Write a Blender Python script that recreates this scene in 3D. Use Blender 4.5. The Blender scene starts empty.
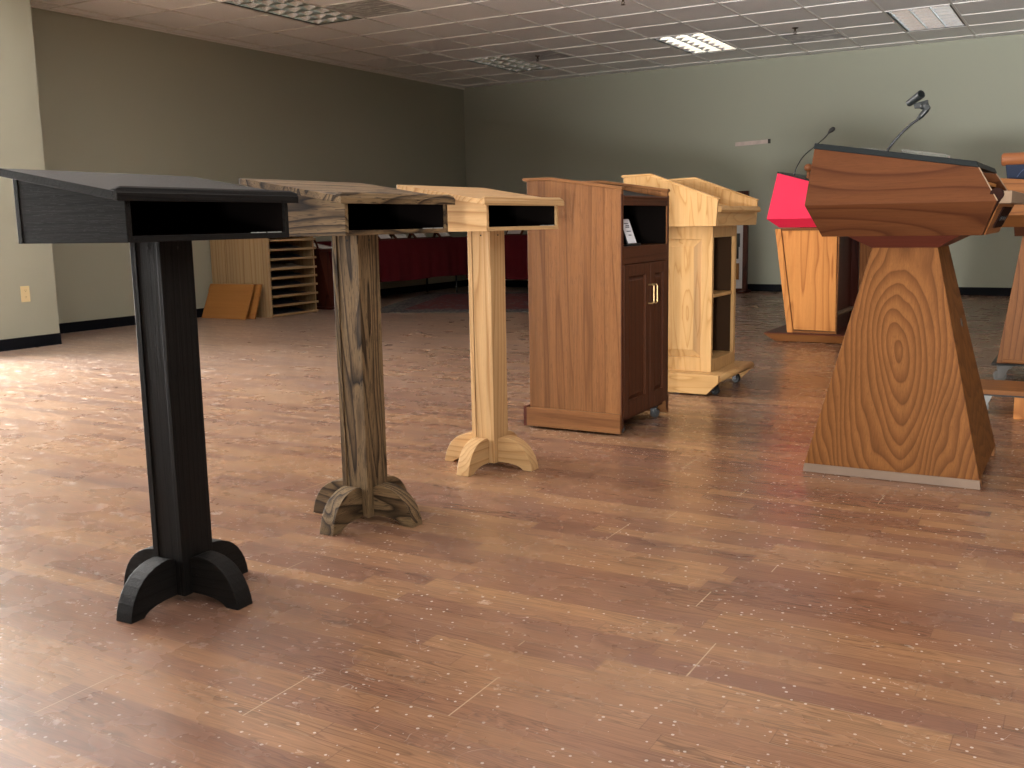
import bpy, math, random
from mathutils import Vector, Matrix
random.seed(7)
sc = bpy.context.scene
COL = sc.collection
PI = math.pi

# ------------------------------------------------------------------ helpers
class MB:
    def __init__(s): s.v = []; s.f = []; s.smooth = False
    def add(s, vs, fs):
        n = len(s.v); s.v += [tuple(p) for p in vs]; s.f += [tuple(i + n for i in f) for f in fs]; return s
    def hexa(s, b, t):      # b, t: four bottom and four top points, both counter-clockwise from above
        return s.add(list(b) + list(t), [(3, 2, 1, 0), (4, 5, 6, 7), (0, 1, 5, 4), (1, 2, 6, 5), (2, 3, 7, 6), (3, 0, 4, 7)])
    def box(s, x0, x1, y0, y1, z0, z1):
        return s.hexa([(x0, y0, z0), (x1, y0, z0), (x1, y1, z0), (x0, y1, z0)], [(x0, y0, z1), (x1, y0, z1), (x1, y1, z1), (x0, y1, z1)])
    def slab(s, q, d):      # quad extruded by a vector
        d = Vector(d); a = [Vector(p) for p in q]; b = [p + d for p in a]
        n = (a[1] - a[0]).cross(a[2] - a[0])
        return s.hexa(a, b) if n.dot(d) > 0 else s.hexa(b, a)
    def prism(s, poly, axis, a, b):   # 2-D outline extruded along an axis
        def P(p, c):
            return (c, p[0], p[1]) if axis == 'x' else (p[0], c, p[1]) if axis == 'y' else (p[0], p[1], c)
        n = len(poly)
        area = sum(poly[i][0] * poly[(i + 1) % n][1] - poly[(i + 1) % n][0] * poly[i][1] for i in range(n))
        if area < 0: poly = poly[::-1]
        if axis == 'y': a, b = max(a, b), min(a, b)
        else: a, b = min(a, b), max(a, b)
        vs = [P(p, a) for p in poly] + [P(p, b) for p in poly]
        fs = [tuple(range(n))[::-1], tuple(range(n, 2 * n))] + [(i, (i + 1) % n, n + (i + 1) % n, n + i) for i in range(n)]
        return s.add(vs, fs)
    def tube(s, pts, r, n=12, caps=True):
        pts = [Vector(p) for p in pts]; rs = r if isinstance(r, (list, tuple)) else [r] * len(pts)
        up = Vector((0, 0, 1)); d0 = (pts[1] - pts[0]).normalized()
        if abs(d0.dot(up)) > .9: up = Vector((0, 1, 0))
        rings = []; side = d0.cross(up).normalized()
        for i, p in enumerate(pts):
            d = (pts[min(i + 1, len(pts) - 1)] - pts[max(i - 1, 0)]).normalized()
            side = (side - d * side.dot(d)).normalized(); w = side.cross(d)
            rings.append([p + (side * math.cos(2 * PI * k / n) + w * math.sin(2 * PI * k / n)) * rs[i] for k in range(n)])
        vs = [q for g in rings for q in g]; fs = []
        for i in range(len(pts) - 1):
            for k in range(n):
                a = i * n + k; b = i * n + (k + 1) % n
                fs.append((a, a + n, b + n, b))
        if caps:
            fs.append(tuple(range(n))); fs.append(tuple(range((len(pts) - 1) * n, len(pts) * n))[::-1])
        return s.add(vs, fs)
    def ball(s, c, r, sx=1, sy=1, sz=1, n=12):
        pts = []; rs = []
        vs = []; fs = []
        m = n // 2
        for i in range(m + 1):
            t = PI * i / m
            for k in range(n):
                a = 2 * PI * k / n
                vs.append((c[0] + r * sx * math.sin(t) * math.cos(a), c[1] + r * sy * math.sin(t) * math.sin(a), c[2] + r * sz * math.cos(t)))
        for i in range(m):
            for k in range(n):
                a = i * n + k; b = i * n + (k + 1) % n
                fs.append((a, a + n, b + n, b))
        return s.add(vs, fs)

def build(name, mb, m, parent=None, bevel=0, smooth=False, label=None, kind=None):
    me = bpy.data.meshes.new(name); me.from_pydata(mb.v, [], mb.f); me.validate(); me.update()
    o = bpy.data.objects.new(name, me); COL.objects.link(o)
    me.materials.append(m)
    if parent: o.parent = parent
    if smooth:
        for p in me.polygons: p.use_smooth = True
    if bevel:
        b = o.modifiers.new('bevel', 'BEVEL'); b.width = bevel; b.segments = 2; b.limit_method = 'ANGLE'; b.angle_limit = .6
    if label: o['label'] = label
    if kind: o['kind'] = kind
    return o

def thing(name, label, cat, loc=(0, 0, 0), rz=0, group=None):
    o = bpy.data.objects.new(name, None); COL.objects.link(o); o.empty_display_size = .1
    o.location = loc; o.rotation_euler = (0, 0, rz); o['label'] = label; o['category'] = cat
    if group: o['group'] = group
    return o
def tag(o, label, cat, group=None):
    o['label'] = label; o['category'] = cat
    if group: o['group'] = group
    return o
def copy_tree(o, parent=None):
    c = o.copy(); COL.objects.link(c); c.parent = parent
    for ch in list(o.children): copy_tree(ch, c)
    return c

# ------------------------------------------------------------------ materials
class NT:
    def __init__(s, name):
        s.m = bpy.data.materials.new(name); s.m.use_nodes = True; s.t = s.m.node_tree; s.n = s.t.nodes; s.l = s.t.links
        s.b = s.n['Principled BSDF']
    def node(s, typ, **kw):
        n = s.n.new(typ)
        for k, v in kw.items(): setattr(n, k, v)
        return n
    def set(s, sock, v):
        if isinstance(v, bpy.types.NodeSocket): s.l.new(v, sock)
        else: sock.default_value = v
    def math(s, op, a, b=None, c=None, clamp=False):
        n = s.node('ShaderNodeMath', operation=op, use_clamp=clamp); s.set(n.inputs[0], a)
        if b is not None: s.set(n.inputs[1], b)
        if c is not None: s.set(n.inputs[2], c)
        return n.outputs[0]
    def vmul(s, a, b, op='MULTIPLY'):
        n = s.node('ShaderNodeVectorMath', operation=op); s.set(n.inputs[0], a); s.set(n.inputs[1], b)
        return n.outputs[0]
    def noise(s, vec, scale, detail=2, rough=.5, dist=0):
        n = s.node('ShaderNodeTexNoise'); s.set(n.inputs['Vector'], vec); s.set(n.inputs['Scale'], scale)
        n.inputs['Detail'].default_value = detail; n.inputs['Roughness'].default_value = rough; n.inputs['Distortion'].default_value = dist
        return n.outputs[0]
    def white(s, vec):
        n = s.node('ShaderNodeTexWhiteNoise', noise_dimensions='3D'); s.set(n.inputs['Vector'], vec); return n
    def obj(s): return s.node('ShaderNodeTexCoord').outputs['Object']
    def sep(s, v):
        n = s.node('ShaderNodeSeparateXYZ'); s.set(n.inputs[0], v); return n.outputs
    def comb(s, x, y, z):
        n = s.node('ShaderNodeCombineXYZ'); s.set(n.inputs[0], x); s.set(n.inputs[1], y); s.set(n.inputs[2], z); return n.outputs[0]
    def ramp(s, fac, stops, interp='LINEAR'):
        n = s.node('ShaderNodeValToRGB'); s.set(n.inputs[0], fac); r = n.color_ramp; r.interpolation = interp
        while len(r.elements) > 1: r.elements.remove(r.elements[-1])
        r.elements[0].position = stops[0][0]; c = stops[0][1]; r.elements[0].color = c4(c)
        for p, c in stops[1:]:
            e = r.elements.new(p); e.color = c4(c)
        return n.outputs[0]
    def mix(s, fac, a, b, blend='MIX'):
        n = s.node('ShaderNodeMix', data_type='RGBA', blend_type=blend)
        s.set(n.inputs[0], fac); s.set(n.inputs[6], a if isinstance(a, bpy.types.NodeSocket) else c4(a)); s.set(n.inputs[7], b if isinstance(b, bpy.types.NodeSocket) else c4(b))
        return n.outputs[2]
    def bump(s, h, strength=.2, dist=.002):
        n = s.node('ShaderNodeBump'); s.set(n.inputs['Height'], h); n.inputs['Strength'].default_value = strength; n.inputs['Distance'].default_value = dist
        s.l.new(n.outputs[0], s.b.inputs['Normal'])
    def out(s, color=None, rough=None, **kw):
        if color is not None: s.set(s.b.inputs['Base Color'], color if isinstance(color, bpy.types.NodeSocket) else c4(color))
        if rough is not None: s.set(s.b.inputs['Roughness'], rough)
        for k, v in kw.items(): s.set(s.b.inputs[k.replace('_', ' ')], v)
        return s.m
def c4(c):
    if isinstance(c, (int, float)): return (c, c, c, 1)
    return tuple(c) if len(c) == 4 else (*c, 1)
def srgb(r, g, b):
    f = lambda c: c / 12.92 if c <= .04045 else ((c + .055) / 1.055) ** 2.4
    return tuple(f(x / 255) for x in (r, g, b))
def plain(name, c, rough=.5, var=.06, scale=8, bump=0, **kw):
    kw.setdefault('Specular_IOR_Level', .3); t = NT(name); v = t.obj(); n = t.noise(v, scale, 4)
    k = t.math('MULTIPLY_ADD', n, var * 2, 1 - var)
    col = t.mix(1, c, t.comb(k, k, k), 'MULTIPLY')
    if bump: t.bump(t.noise(v, 400, 2), bump)
    return t.out(col, rough, **kw)

AX = {'x': 0, 'y': 1, 'z': 2}
def wood(name, light, mid, dark, axis='z', sc_=5, stretch=.13, rings=7, dist=.25, fiber=.25, rough=.45, off=(0, 0, 0), eye=None,
         stave=None, bump=.25, pore=.35, sharp=.8, spec=.13, coat=0, fsc=1.0, lin=0):
    t = NT(name); a = AX[axis]; o = t.vmul(t.obj(), off, 'ADD')
    s3 = [sc_] * 3; s3[a] = sc_ * stretch
    v = t.vmul(o, tuple(s3))
    if stave:
        sax, sw, samt = stave
        idx = t.math('FLOOR', t.math('DIVIDE', t.sep(o)[AX[sax]], sw))
        wn = t.white(t.comb(idx, 3.3, 1.7))
        v = t.vmul(v, t.vmul(wn.outputs[1], (7, 7, 7)), 'ADD')
    n1 = t.noise(v, 1.0, 1.5, .45, dist)
    val = t.math('MULTIPLY', n1, rings)
    if lin:
        p0 = t.sep(o); oth = [i for i in range(3) if i != a]
        val = t.math('ADD', val, t.math('ADD', t.math('MULTIPLY', p0[oth[0]], lin), t.math('MULTIPLY', p0[oth[1]], lin * .83)))
    if eye:
        (e0, e1, ax0, ax1, k0, k1, nm) = eye   # centre, axes, scales
        p = t.sep(t.obj())
        dx = t.math('MULTIPLY', t.math('SUBTRACT', p[AX[ax0]], e0), k0); dz = t.math('MULTIPLY', t.math('SUBTRACT', p[AX[ax1]], e1), k1)
        r = t.math('SQRT', t.math('ADD', t.math('MULTIPLY', dx, dx), t.math('MULTIPLY', dz, dz)))
        val = t.math('ADD', r, t.math('MULTIPLY', n1, nm))
    fr = t.math('FRACT', val)
    col = t.ramp(fr, [(0, mid), (.06, light), (sharp * .55, light), (sharp, mid), (.95, dark), (1, mid)])
    f3 = [220 * fsc] * 3; f3[a] = 5 * fsc
    fb = t.noise(t.vmul(o, tuple(f3)), 1.0, 3, .6)
    k = t.math('MULTIPLY_ADD', fb, fiber * 2, 1 - fiber)
    f4 = [45] * 3; f4[a] = 1.2
    k = t.math('MULTIPLY', k, t.math('MULTIPLY_ADD', t.noise(t.vmul(o, tuple(f4)), 1.0, 2, .5), .3, .85))
    if stave: k = t.math('MULTIPLY', k, t.math('MULTIPLY_ADD', wn.outputs[0], stave[2], 1 - stave[2] / 2))
    col = t.mix(1, col, t.comb(k, k, k), 'MULTIPLY')
    # open pores: short dark dashes, denser in the latewood
    p3 = [420] * 3; p3[a] = 22
    pr = t.noise(t.vmul(o, tuple(p3)), 1.0, 1, .5)
    pm = t.math('MULTIPLY', t.math('GREATER_THAN', pr, .62), pore)
    col = t.mix(pm, col, dark)
    if bump: t.bump(t.math('ADD', fb, t.math('MULTIPLY', pm, -1.0)), bump, .0015)
    return t.out(col, rough, Specular_IOR_Level=spec, Coat_Weight=coat, Coat_Roughness=.25)

M = {}
def W3(key, stave=None, **kw):
    for ax in 'xyz': M[key + ax] = wood(key + '_grain_' + ax, axis=ax, stave=None if not stave or stave[0] == ax else stave, **kw)
W3('black', light=(.0105, .0095, .0088), mid=(.009, .0082, .0076), dark=(.0035, .0032, .003), rings=5, sc_=8, stretch=.06, lin=50, fiber=.55, rough=.55, bump=.6, pore=.6, spec=.12)
W3('weathered', light=(.178, .117, .060), mid=(.098, .061, .031), dark=(.020, .013, .0075), rings=11, sc_=6, stretch=.14, lin=14, dist=.9, fiber=.5, rough=.6, bump=.5, pore=.75, sharp=.72)
W3('oak', light=(.50, .315, .150), mid=(.44, .26, .115), dark=(.34, .185, .075), rings=6, sc_=7, stretch=.09, lin=35, fiber=.18, rough=.45, pore=.2)
W3('cherry', light=(.190, .082, .029), mid=(.170, .071, .025), dark=(.125, .050, .017), rings=4, sc_=11, stretch=.05, lin=8, fiber=.38, rough=.5, stave=('x', .125, .35), pore=.55)
W3('cherryfront', light=(.078, .027, .012), mid=(.069, .023, .010), dark=(.045, .015, .007), rings=4, sc_=8, stretch=.06, lin=25, fiber=.2, rough=.45, pore=.3)  # darker copy of cherry; shade of the front faces is in its colour
W3('maple', light=(.46, .275, .115), mid=(.435, .25, .098), dark=(.36, .195, .07), rings=7, sc_=11, stretch=.14, fiber=.12, rough=.42, stave=('x', .09, .12), pore=.12)
W3('walnut', light=(.21, .084, .027), mid=(.18, .07, .022), dark=(.11, .04, .0135), rings=6, sc_=5, stretch=.12, lin=20, fiber=.22, rough=.45, pore=.25)
W3('walnutdark', light=(.082, .029, .0108), mid=(.072, .0245, .0092), dark=(.046, .015, .006), rings=14, sc_=3, stretch=.22, lin=3, fiber=.2, rough=.6, pore=.25, spec=.07)
M['eye'] = wood('walnut_with_oval_figure', (.165, .066, .019), (.146, .057, .0165), (.092, .034, .0105), axis='z', sc_=7, stretch=.3, rings=5, dist=.35,
                fiber=.22, rough=.5, eye=(-.63, .5, 'x', 'z', 46, 15.0, 5.0), pore=.3, sharp=.5, spec=.06)
W3('birch', light=(.38, .26, .14), mid=(.35, .235, .12), dark=(.28, .175, .085), rings=3, sc_=6, stretch=.06, lin=15, fiber=.18, rough=.5, stave=('x', .11, .2), pore=.12)
W3('amber', light=(.33, .145, .040), mid=(.31, .135, .037), dark=(.26, .105, .03), rings=3, sc_=3, stretch=.2, fiber=.08, rough=.45, pore=.06)
W3('orangewood', light=(.52, .22, .062), mid=(.45, .18, .05), dark=(.32, .115, .03), rings=9, sc_=6, stretch=.1, lin=6, fiber=.2, rough=.4, pore=.2)
W3('mahogany', light=(.08, .02, .012), mid=(.07, .018, .011), dark=(.04, .011, .008), rings=4, fiber=.2, rough=.4, pore=.2)
M['inside'] = plain('compartment_shade', (.006, .0045, .004), .9, Specular_IOR_Level=0.0)  # near-black colour standing in for shade in open compartments
M['insidebrown'] = plain('brown_shelf_shade', (.035, .018, .009), .8, Specular_IOR_Level=0.05)  # brown standing in for shade inside the maple shelves
M['veneer_edge'] = plain('pale_veneer_edge', (.17, .115, .08), .6, var=.25)
M['edge_light'] = plain('pale_panel_edge', (.21, .145, .095), .75, Specular_IOR_Level=.1)
M['darktrim'] = plain('dark_wood_trim', (.018, .008, .006), .8, Specular_IOR_Level=.03)
M['blackplastic'] = plain('black_plastic', (.012, .014, .014), .4)
M['blacklaminate'] = plain('black_laminate', (.007, .009, .0093), .55, Specular_IOR_Level=.12)
M['blackmetal'] = plain('black_metal', (.03, .03, .032), .25, Metallic=.7)
M['chrome'] = plain('chrome', (.75, .75, .74), .22, var=.02, Metallic=1.0)
M['greyrubber'] = plain('grey_rubber', (.20, .20, .19), .6)
M['blackrubber'] = plain('black_rubber', (.015, .015, .015), .5)
M['steelgrey'] = plain('grey_painted_steel', (.26, .26, .25), .4, Metallic=.4)
M['brass'] = plain('satin_brass', (.50, .35, .17), .42, var=.02, Metallic=1.0)
M['screw'] = plain('dark_screw', (.01, .01, .01), .5)
M['red'] = plain('red_laminate', srgb(214, 34, 70), .55, var=.02, Specular_IOR_Level=.25)
M['paper'] = plain('white_paper', (.72, .72, .74), .6, var=.02)
M['ink'] = plain('printed_ink', (.08, .08, .1), .7)
M['palemark'] = plain('pale_print', (.35, .35, .33), .6)
M['navy'] = plain('navy_fabric', (.0025, .008, .027), .7, bump=.2)
M['rustcushion'] = plain('orange_brown_varnish', (.20, .068, .022), .5)
M['redcloth'] = plain('dark_red_cloth', (.10, .0025, .008), .85, var=.12, scale=5, bump=.2)
M['clothdark'] = plain('dark_blue_fabric', (.02, .024, .04), .8, var=.3, scale=30)
M['clothbeige'] = plain('beige_cord', (.35, .29, .22), .8, var=.2, scale=30)
M['louver'] = plain('bright_aluminium_louver', (.74, .82, .86), .22, var=.02, Metallic=1.0)
M['fixture'] = plain('white_fixture_enamel', (.75, .76, .76), .35, var=.02)
M['tube'] = plain('fluorescent_tube_glass', (.9, .92, .92), .3, var=.01)
M['sprink'] = plain('sprinkler_bronze', (.07, .05, .035), .4, Metallic=.6)
M['outlet'] = plain('ivory_plastic', srgb(222, 205, 160), .4, var=.02)
M['slot'] = plain('outlet_slot', (.03, .025, .02), .6)
M['bb'] = plain('black_vinyl_base', (.005, .006, .009), .6, var=.1, Specular_IOR_Level=.1)
M['bar'] = plain('white_grid_bar', (.78, .77, .74), .4, var=.03)
M['winframe'] = plain('dark_bronze_frame', (.03, .026, .022), .4)

# walls: rolled paint, olive grey
t = NT('olive_grey_wall_paint'); v = t.obj()
k = t.math('MULTIPLY_ADD', t.noise(v, .7, 4), .10, .95); t.bump(t.noise(v, 260, 3), .12, .001)
M['wall'] = t.out(t.mix(1, (.36, .37, .295), t.comb(k, k, k), 'MULTIPLY'), .7)
# ceiling tile
t = NT('mineral_ceiling_tile'); v = t.obj(); p = t.sep(v)
cx = t.math('FLOOR', t.math('DIVIDE', t.math('ADD', p[0], 1.44), .65)); cy = t.math('FLOOR', t.math('DIVIDE', t.math('ADD', p[1], -12.78), .70))
wn = t.white(t.comb(cx, cy, .5)).outputs[0]
k = t.math('ADD', t.math('MULTIPLY_ADD', wn, .07, .93), t.math('MULTIPLY', t.noise(v, 2.5, 4), .08))
pit = t.math('GREATER_THAN', t.noise(v, 90, 2), .66)
col = t.mix(1, (.90, .90, .90), t.comb(k, k, k), 'MULTIPLY'); col = t.mix(t.math('MULTIPLY', pit, .25), col, (.3, .27, .24))
t.bump(pit, .3, .002)
M['tile'] = t.out(col, .85)
# dirty diffuser
t = NT('dusty_white_diffuser'); v = t.obj()
d = t.math('MULTIPLY', t.noise(t.vmul(v, (3, 9, 3)), 1.3, 5, .65, .6), 1.0)
M['dusty'] = t.out(t.ramp(d, [(.36, (.56, .54, .51)), (.52, (.30, .29, .28)), (.66, (.50, .48, .46))]), .7)

# floor: three-strip laminate, boards along X, scuffed and dusty
t = NT('three_strip_laminate_floor'); v = t.obj(); p = t.sep(v)
SW = .0667
row = t.math('FLOOR', t.math('DIVIDE', p[1], SW)); rr = t.white(t.comb(row, 1.3, 7.1)).outputs[0]
xs = t.math('DIVIDE', t.math('ADD', p[0], t.math('MULTIPLY', rr, 3.1)), .74); colid = t.math('FLOOR', xs)
cw = t.white(t.comb(row, colid, 2.2)); cell = cw.outputs[0]
tone = t.ramp(cell, [(0, (.150, .069, .042)), (.25, (.205, .100, .056)), (.5, (.270, .144, .072)), (.75, (.225, .112, .058)), (1, (.165, .078, .050))])
gv = t.vmul(t.vmul(v, (1.3, 17, 1)), t.vmul(cw.outputs[1], (9, 9, 9)), 'ADD')
g = t.noise(gv, 1.5, 3, .5, .7); gr = t.math('FRACT', t.math('MULTIPLY', g, 11))
gk = t.ramp(gr, [(0, (.90,) * 3), (.1, (1.08,) * 3), (.5, (1.0,) * 3), (.9, (.50,) * 3), (1, (.90,) * 3)])
gm = t.ramp(t.noise(t.vmul(gv, (.6, .4, 1)), 1, 2), [(.4, (0,) * 3), (.62, (1,) * 3)])
col = t.mix(t.math('MULTIPLY_ADD', gm, .75, .25), tone, t.mix(1, tone, gk, 'MULTIPLY'))
fb = t.noise(t.vmul(v, (7, 240, 1)), 1, 3, .65); fk = t.math('MULTIPLY_ADD', fb, 1.0, .5); col = t.mix(1, col, t.comb(fk, fk, fk), 'MULTIPLY')
ey = t.math('FRACT', t.math('DIVIDE', p[1], SW)); ex = t.math('FRACT', xs)
seam = t.math('MAXIMUM', t.math('LESS_THAN', ey, .03), t.math('LESS_THAN', ex, .003))
col = t.mix(t.math('MULTIPLY', seam, .4), col, (.06, .03, .02))
brow = t.math('FLOOR', t.math('DIVIDE', p[1], SW * 3)); br = t.white(t.comb(brow, 4.4, 1)).outputs[0]
bx = t.math('FRACT', t.math('DIVIDE', t.math('ADD', p[0], t.math('MULTIPLY', br, 5)), 1.29)); by = t.math('FRACT', t.math('DIVIDE', p[1], SW * 3))
pale = t.math('MAXIMUM', t.math('LESS_THAN', bx, .0025), t.math('MULTIPLY', t.math('LESS_THAN', by, .010), .4))
pale = t.math('MULTIPLY', pale, t.math('GREATER_THAN', t.noise(v, 3.1, 2), .47))
col = t.mix(t.math('MULTIPLY', pale, .6), col, (.50, .38, .25))
# dust specks, scratches and smears; extra whitening towards the windows is painted window sheen
sheen_w = t.math('MULTIPLY', t.math('SUBTRACT', -1.2, p[0]), .16, clamp=True)  # weight of the painted sheen, rising towards the windows
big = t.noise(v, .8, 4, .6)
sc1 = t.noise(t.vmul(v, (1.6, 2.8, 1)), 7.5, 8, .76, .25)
scf = t.math('MULTIPLY', t.math('SUBTRACT', t.math('ADD', sc1, t.math('ADD', t.math('MULTIPLY', big, .30), t.math('MULTIPLY', sheen_w, .10))), .80), 9.0, clamp=True)
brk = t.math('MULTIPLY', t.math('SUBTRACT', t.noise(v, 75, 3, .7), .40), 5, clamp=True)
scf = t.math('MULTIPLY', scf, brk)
def scratch(scale, off, w, thr):
    n = t.noise(t.vmul(v, off, 'ADD'), scale, 1, .4, 1.5)
    a = t.math('LESS_THAN', t.math('ABSOLUTE', t.math('SUBTRACT', n, .5)), w)
    return t.math('MULTIPLY', a, t.math('GREATER_THAN', t.noise(t.vmul(v, off, 'ADD'), scale * 1.7, 2), thr))
scr = t.math('MAXIMUM', scratch(3.0, (5, 1, 0), .0022, .56), scratch(6.0, (1, 9, 3), .003, .6))
def specks(scale, r, keep, ch):
    vo = t.node('ShaderNodeTexVoronoi', feature='F1'); t.set(vo.inputs['Vector'], t.vmul(v, (1, 1, 0))); vo.inputs['Scale'].default_value = scale
    rnd = t.sep(vo.outputs['Color'])
    rr_ = t.math('MULTIPLY', rnd[(ch + 1) % 3], r)
    return t.math('MULTIPLY', t.math('LESS_THAN', vo.outputs['Distance'], rr_), t.math('GREATER_THAN', t.math('ADD', rnd[ch], t.math('MULTIPLY', sheen_w, .15)), keep))
spk = t.math('MAXIMUM', specks(24, .12, .72, 0), specks(60, .22, .62, 1))
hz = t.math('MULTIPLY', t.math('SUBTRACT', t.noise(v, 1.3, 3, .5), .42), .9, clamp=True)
fine = t.math('MULTIPLY', t.math('SUBTRACT', t.noise(t.vmul(v, (1, 1.5, 1)), 13, 6, .75, .4), t.math('SUBTRACT', .60, t.math('MULTIPLY', sheen_w, .10))), 7, clamp=True)
scf = t.math('MAXIMUM', scf, t.math('MULTIPLY', fine, t.math('MULTIPLY_ADD', sheen_w, 1.1, .25, clamp=True)))
dust = t.math('MAXIMUM', t.math('MAXIMUM', t.math('MULTIPLY', scf, .85), t.math('MULTIPLY', spk, .42)), t.math('MAXIMUM', t.math('MULTIPLY', scr, .06), t.math('ADD', t.math('MULTIPLY', hz, .16), t.math('MULTIPLY', sheen_w, .15))))
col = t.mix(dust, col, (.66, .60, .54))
t.bump(t.math('ADD', t.math('MULTIPLY', seam, -1.5), t.math('MULTIPLY', fb, .35)), .15, .001)
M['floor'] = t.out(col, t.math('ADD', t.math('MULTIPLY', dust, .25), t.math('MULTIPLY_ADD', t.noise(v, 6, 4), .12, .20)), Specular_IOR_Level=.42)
# rug
t = NT('oriental_rug_pattern'); v = t.obj(); p = t.sep(v)
vo = t.node('ShaderNodeTexVoronoi', feature='F1'); t.set(vo.inputs['Vector'], t.vmul(v, (9, 9, 9))); vo.inputs['Scale'].default_value = 1
ed = t.math('MAXIMUM', t.math('SUBTRACT', t.math('ABSOLUTE', p[0]), .85), t.math('SUBTRACT', t.math('ABSOLUTE', p[1]), 1.25))
fld = t.ramp(vo.outputs['Distance'], [(0, (.28, .22, .16)), (.22, (.05, .05, .08)), (.35, (.22, .02, .025)), (.6, (.16, .012, .02)), (1, (.26, .2, .15))], 'CONSTANT')
brd = t.ramp(vo.outputs['Distance'], [(0, (.3, .25, .2)), (.3, (.06, .06, .09)), (.5, (.2, .18, .16)), (.7, (.05, .045, .06))], 'CONSTANT')
fld = t.mix(1, fld, (.55, .5, .5), 'MULTIPLY'); brd = t.mix(1, brd, (.5, .5, .5), 'MULTIPLY')
M['rug'] = t.out(t.mix(t.math('GREATER_THAN', ed, 0), fld, brd), .95)

# ------------------------------------------------------------------ room
CH = 3.09                       # ceiling height
XL, YB, XP, YP = -8.79, 13.756, -7.974, 5.70
XR, YN = 9.2, -4.6
def struct(name, mb, m, parent=None, **k): return build(name, mb, m, parent, kind='structure', **k)
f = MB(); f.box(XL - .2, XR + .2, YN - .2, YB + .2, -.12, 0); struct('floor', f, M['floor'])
w = MB(); w.box(XL - .15, XL, YP - .15, YB + .15, 0, CH + .02); struct('wall_left', w, M['wall'])
w = MB(); w.box(XL - .15, XR + .15, YB, YB + .15, 0, CH + .02); struct('wall_back', w, M['wall'])
w = MB(); w.box(XR, XR + .15, YN - .15, YB, 0, CH + .02); struct('wall_right', w, M['wall'])
# window wall on the left (x = XP), its end return at y = YP
WY0, WY1, WZ0, WZ1 = -3.6, 4.5, .12, 2.55
BAYS = [(.3, 2.1), (2.4, 4.55)]      # deep window bays; unseen piers placed to block oblique light
w = MB(); w.box(XL - .15, XL, YN, YP - .15, WZ1, CH + .02); w.box(XL - .15, XL, YN, YP - .15, 0, WZ0)
ye = [YN] + [c for b_ in BAYS for c in b_] + [YP]
for k in range(0, len(ye), 2):
    w.box(XL - .15, XL, ye[k], ye[k + 1] - (.15 if k == 6 else 0), WZ0, WZ1); w.box(XL, XP, ye[k], ye[k + 1], 0, CH + .02)
struct('wall_window_side', w, M['wall'])
NX0, NX1 = .70, 1.95
w = MB(); w.box(XP - .15, NX0, YN - .15, YN, 0, CH + .02); w.box(NX1, XR, YN - .15, YN, 0, CH + .02)
w.box(NX0, NX1, YN - .15, YN, WZ1, CH + .02); w.box(NX0, NX1, YN - .15, YN, 0, WZ0)
struct('wall_near', w, M['wall'])
for k, (a, b_) in enumerate(BAYS):
    fr = MB(); m2 = (a + b_) / 2
    for y0, y1 in ((a, a + .05), (m2 - .025, m2 + .025), (b_ - .05, b_)): fr.box(XL - .11, XL - .05, y0, y1, WZ0, WZ1)
    fr.box(XL - .11, XL + .36, m2 - .03, m2 + .03, WZ0, WZ1); fr.box(XL - .11, XL - .05, a, b_, WZ0, WZ0 + .05); fr.box(XL - .11, XL - .05, a, b_, WZ1 - .05, WZ1)  # unseen deep centre fin added to block oblique light
    struct('window_%d' % (k + 1), fr, M['winframe'])
fr = MB()
for i in range(2):
    x = NX0 + (NX1 - NX0) * i; fr.box(max(x - .025, NX0), min(x + .025, NX1), YN - .11, YN - .05, WZ0, WZ1)
fr.box(NX0, NX1, YN - .11, YN - .05, WZ0, WZ0 + .05); fr.box(NX0, NX1, YN - .11, YN - .05, WZ1 - .05, WZ1)
struct('window_3', fr, M['winframe'])
# vinyl base
def base_prof(z=.098): return [(0, 0), (.010, 0), (.006, .012), (.005, z), (0, z + .002)]
b = MB(); b.prism([(XL + a, c) for a, c in base_prof()], 'y', YP, YB); struct('baseboard_left', b, M['bb'])
b = MB(); b.prism([(YB - a, c) for a, c in base_prof()], 'x', XL + .012, XR); struct('baseboard_back', b, M['bb'])
b = MB(); b.prism([(XP + a, c) for a, c in base_prof()], 'y', 4.56, YP + .006); struct('baseboard_window_side', b, M['bb'])
b = MB(); b.prism([(XR - a, c) for a, c in base_prof()], 'y', YN, YB); struct('baseboard_right', b, M['bb'])

# ceiling: lay-in tiles on a grid, fixture cells left open
GX, GY, X0, Y0 = .65, .70, -1.44, 12.78
xs_ = [X0 + GX * i for i in range(-12, 18)]; ys_ = [Y0 + GY * i for i in range(-25, 2)]
xs_ = [XL] + [x for x in xs_ if XL + .05 < x < XR - .05] + [XR]; ys_ = [YN] + [y for y in ys_ if YN + .05 < y < YB - .05] + [YB]
LIGHTS = [(X0 - GX, Y0 - 2 * GY), (X0 - 5 * GX, Y0 - 2 * GY), (X0 - 9 * GX, Y0 - 2 * GY), (X0 - 9 * GX, Y0 - 8 * GY)]
VENTS = [(X0 - 3 * GX, Y0 - GY), (X0 - 8 * GX, Y0 - 7 * GY), (X0 - 8 * GX, Y0 - 2 * GY)]
def in_hole(x, y):
    for a, c in LIGHTS:
        if a < x < a + GX and c < y < c + 2 * GY: return True
    for a, c in VENTS:
        if a < x < a + GX and c < y < c + GY: return True
    return False
c = MB()
for i in range(len(xs_) - 1):
    for j in range(len(ys_) - 1):
        if not in_hole((xs_[i] + xs_[i + 1]) / 2, (ys_[j] + ys_[j + 1]) / 2):
            c.box(xs_[i], xs_[i + 1], ys_[j], ys_[j + 1], CH, CH + .02)
ceil = struct('ceiling', c, M['tile'])
g = MB()
for x in xs_[1:-1]: g.box(x - .010, x + .010, YN, YB, CH - .010, CH)
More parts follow.
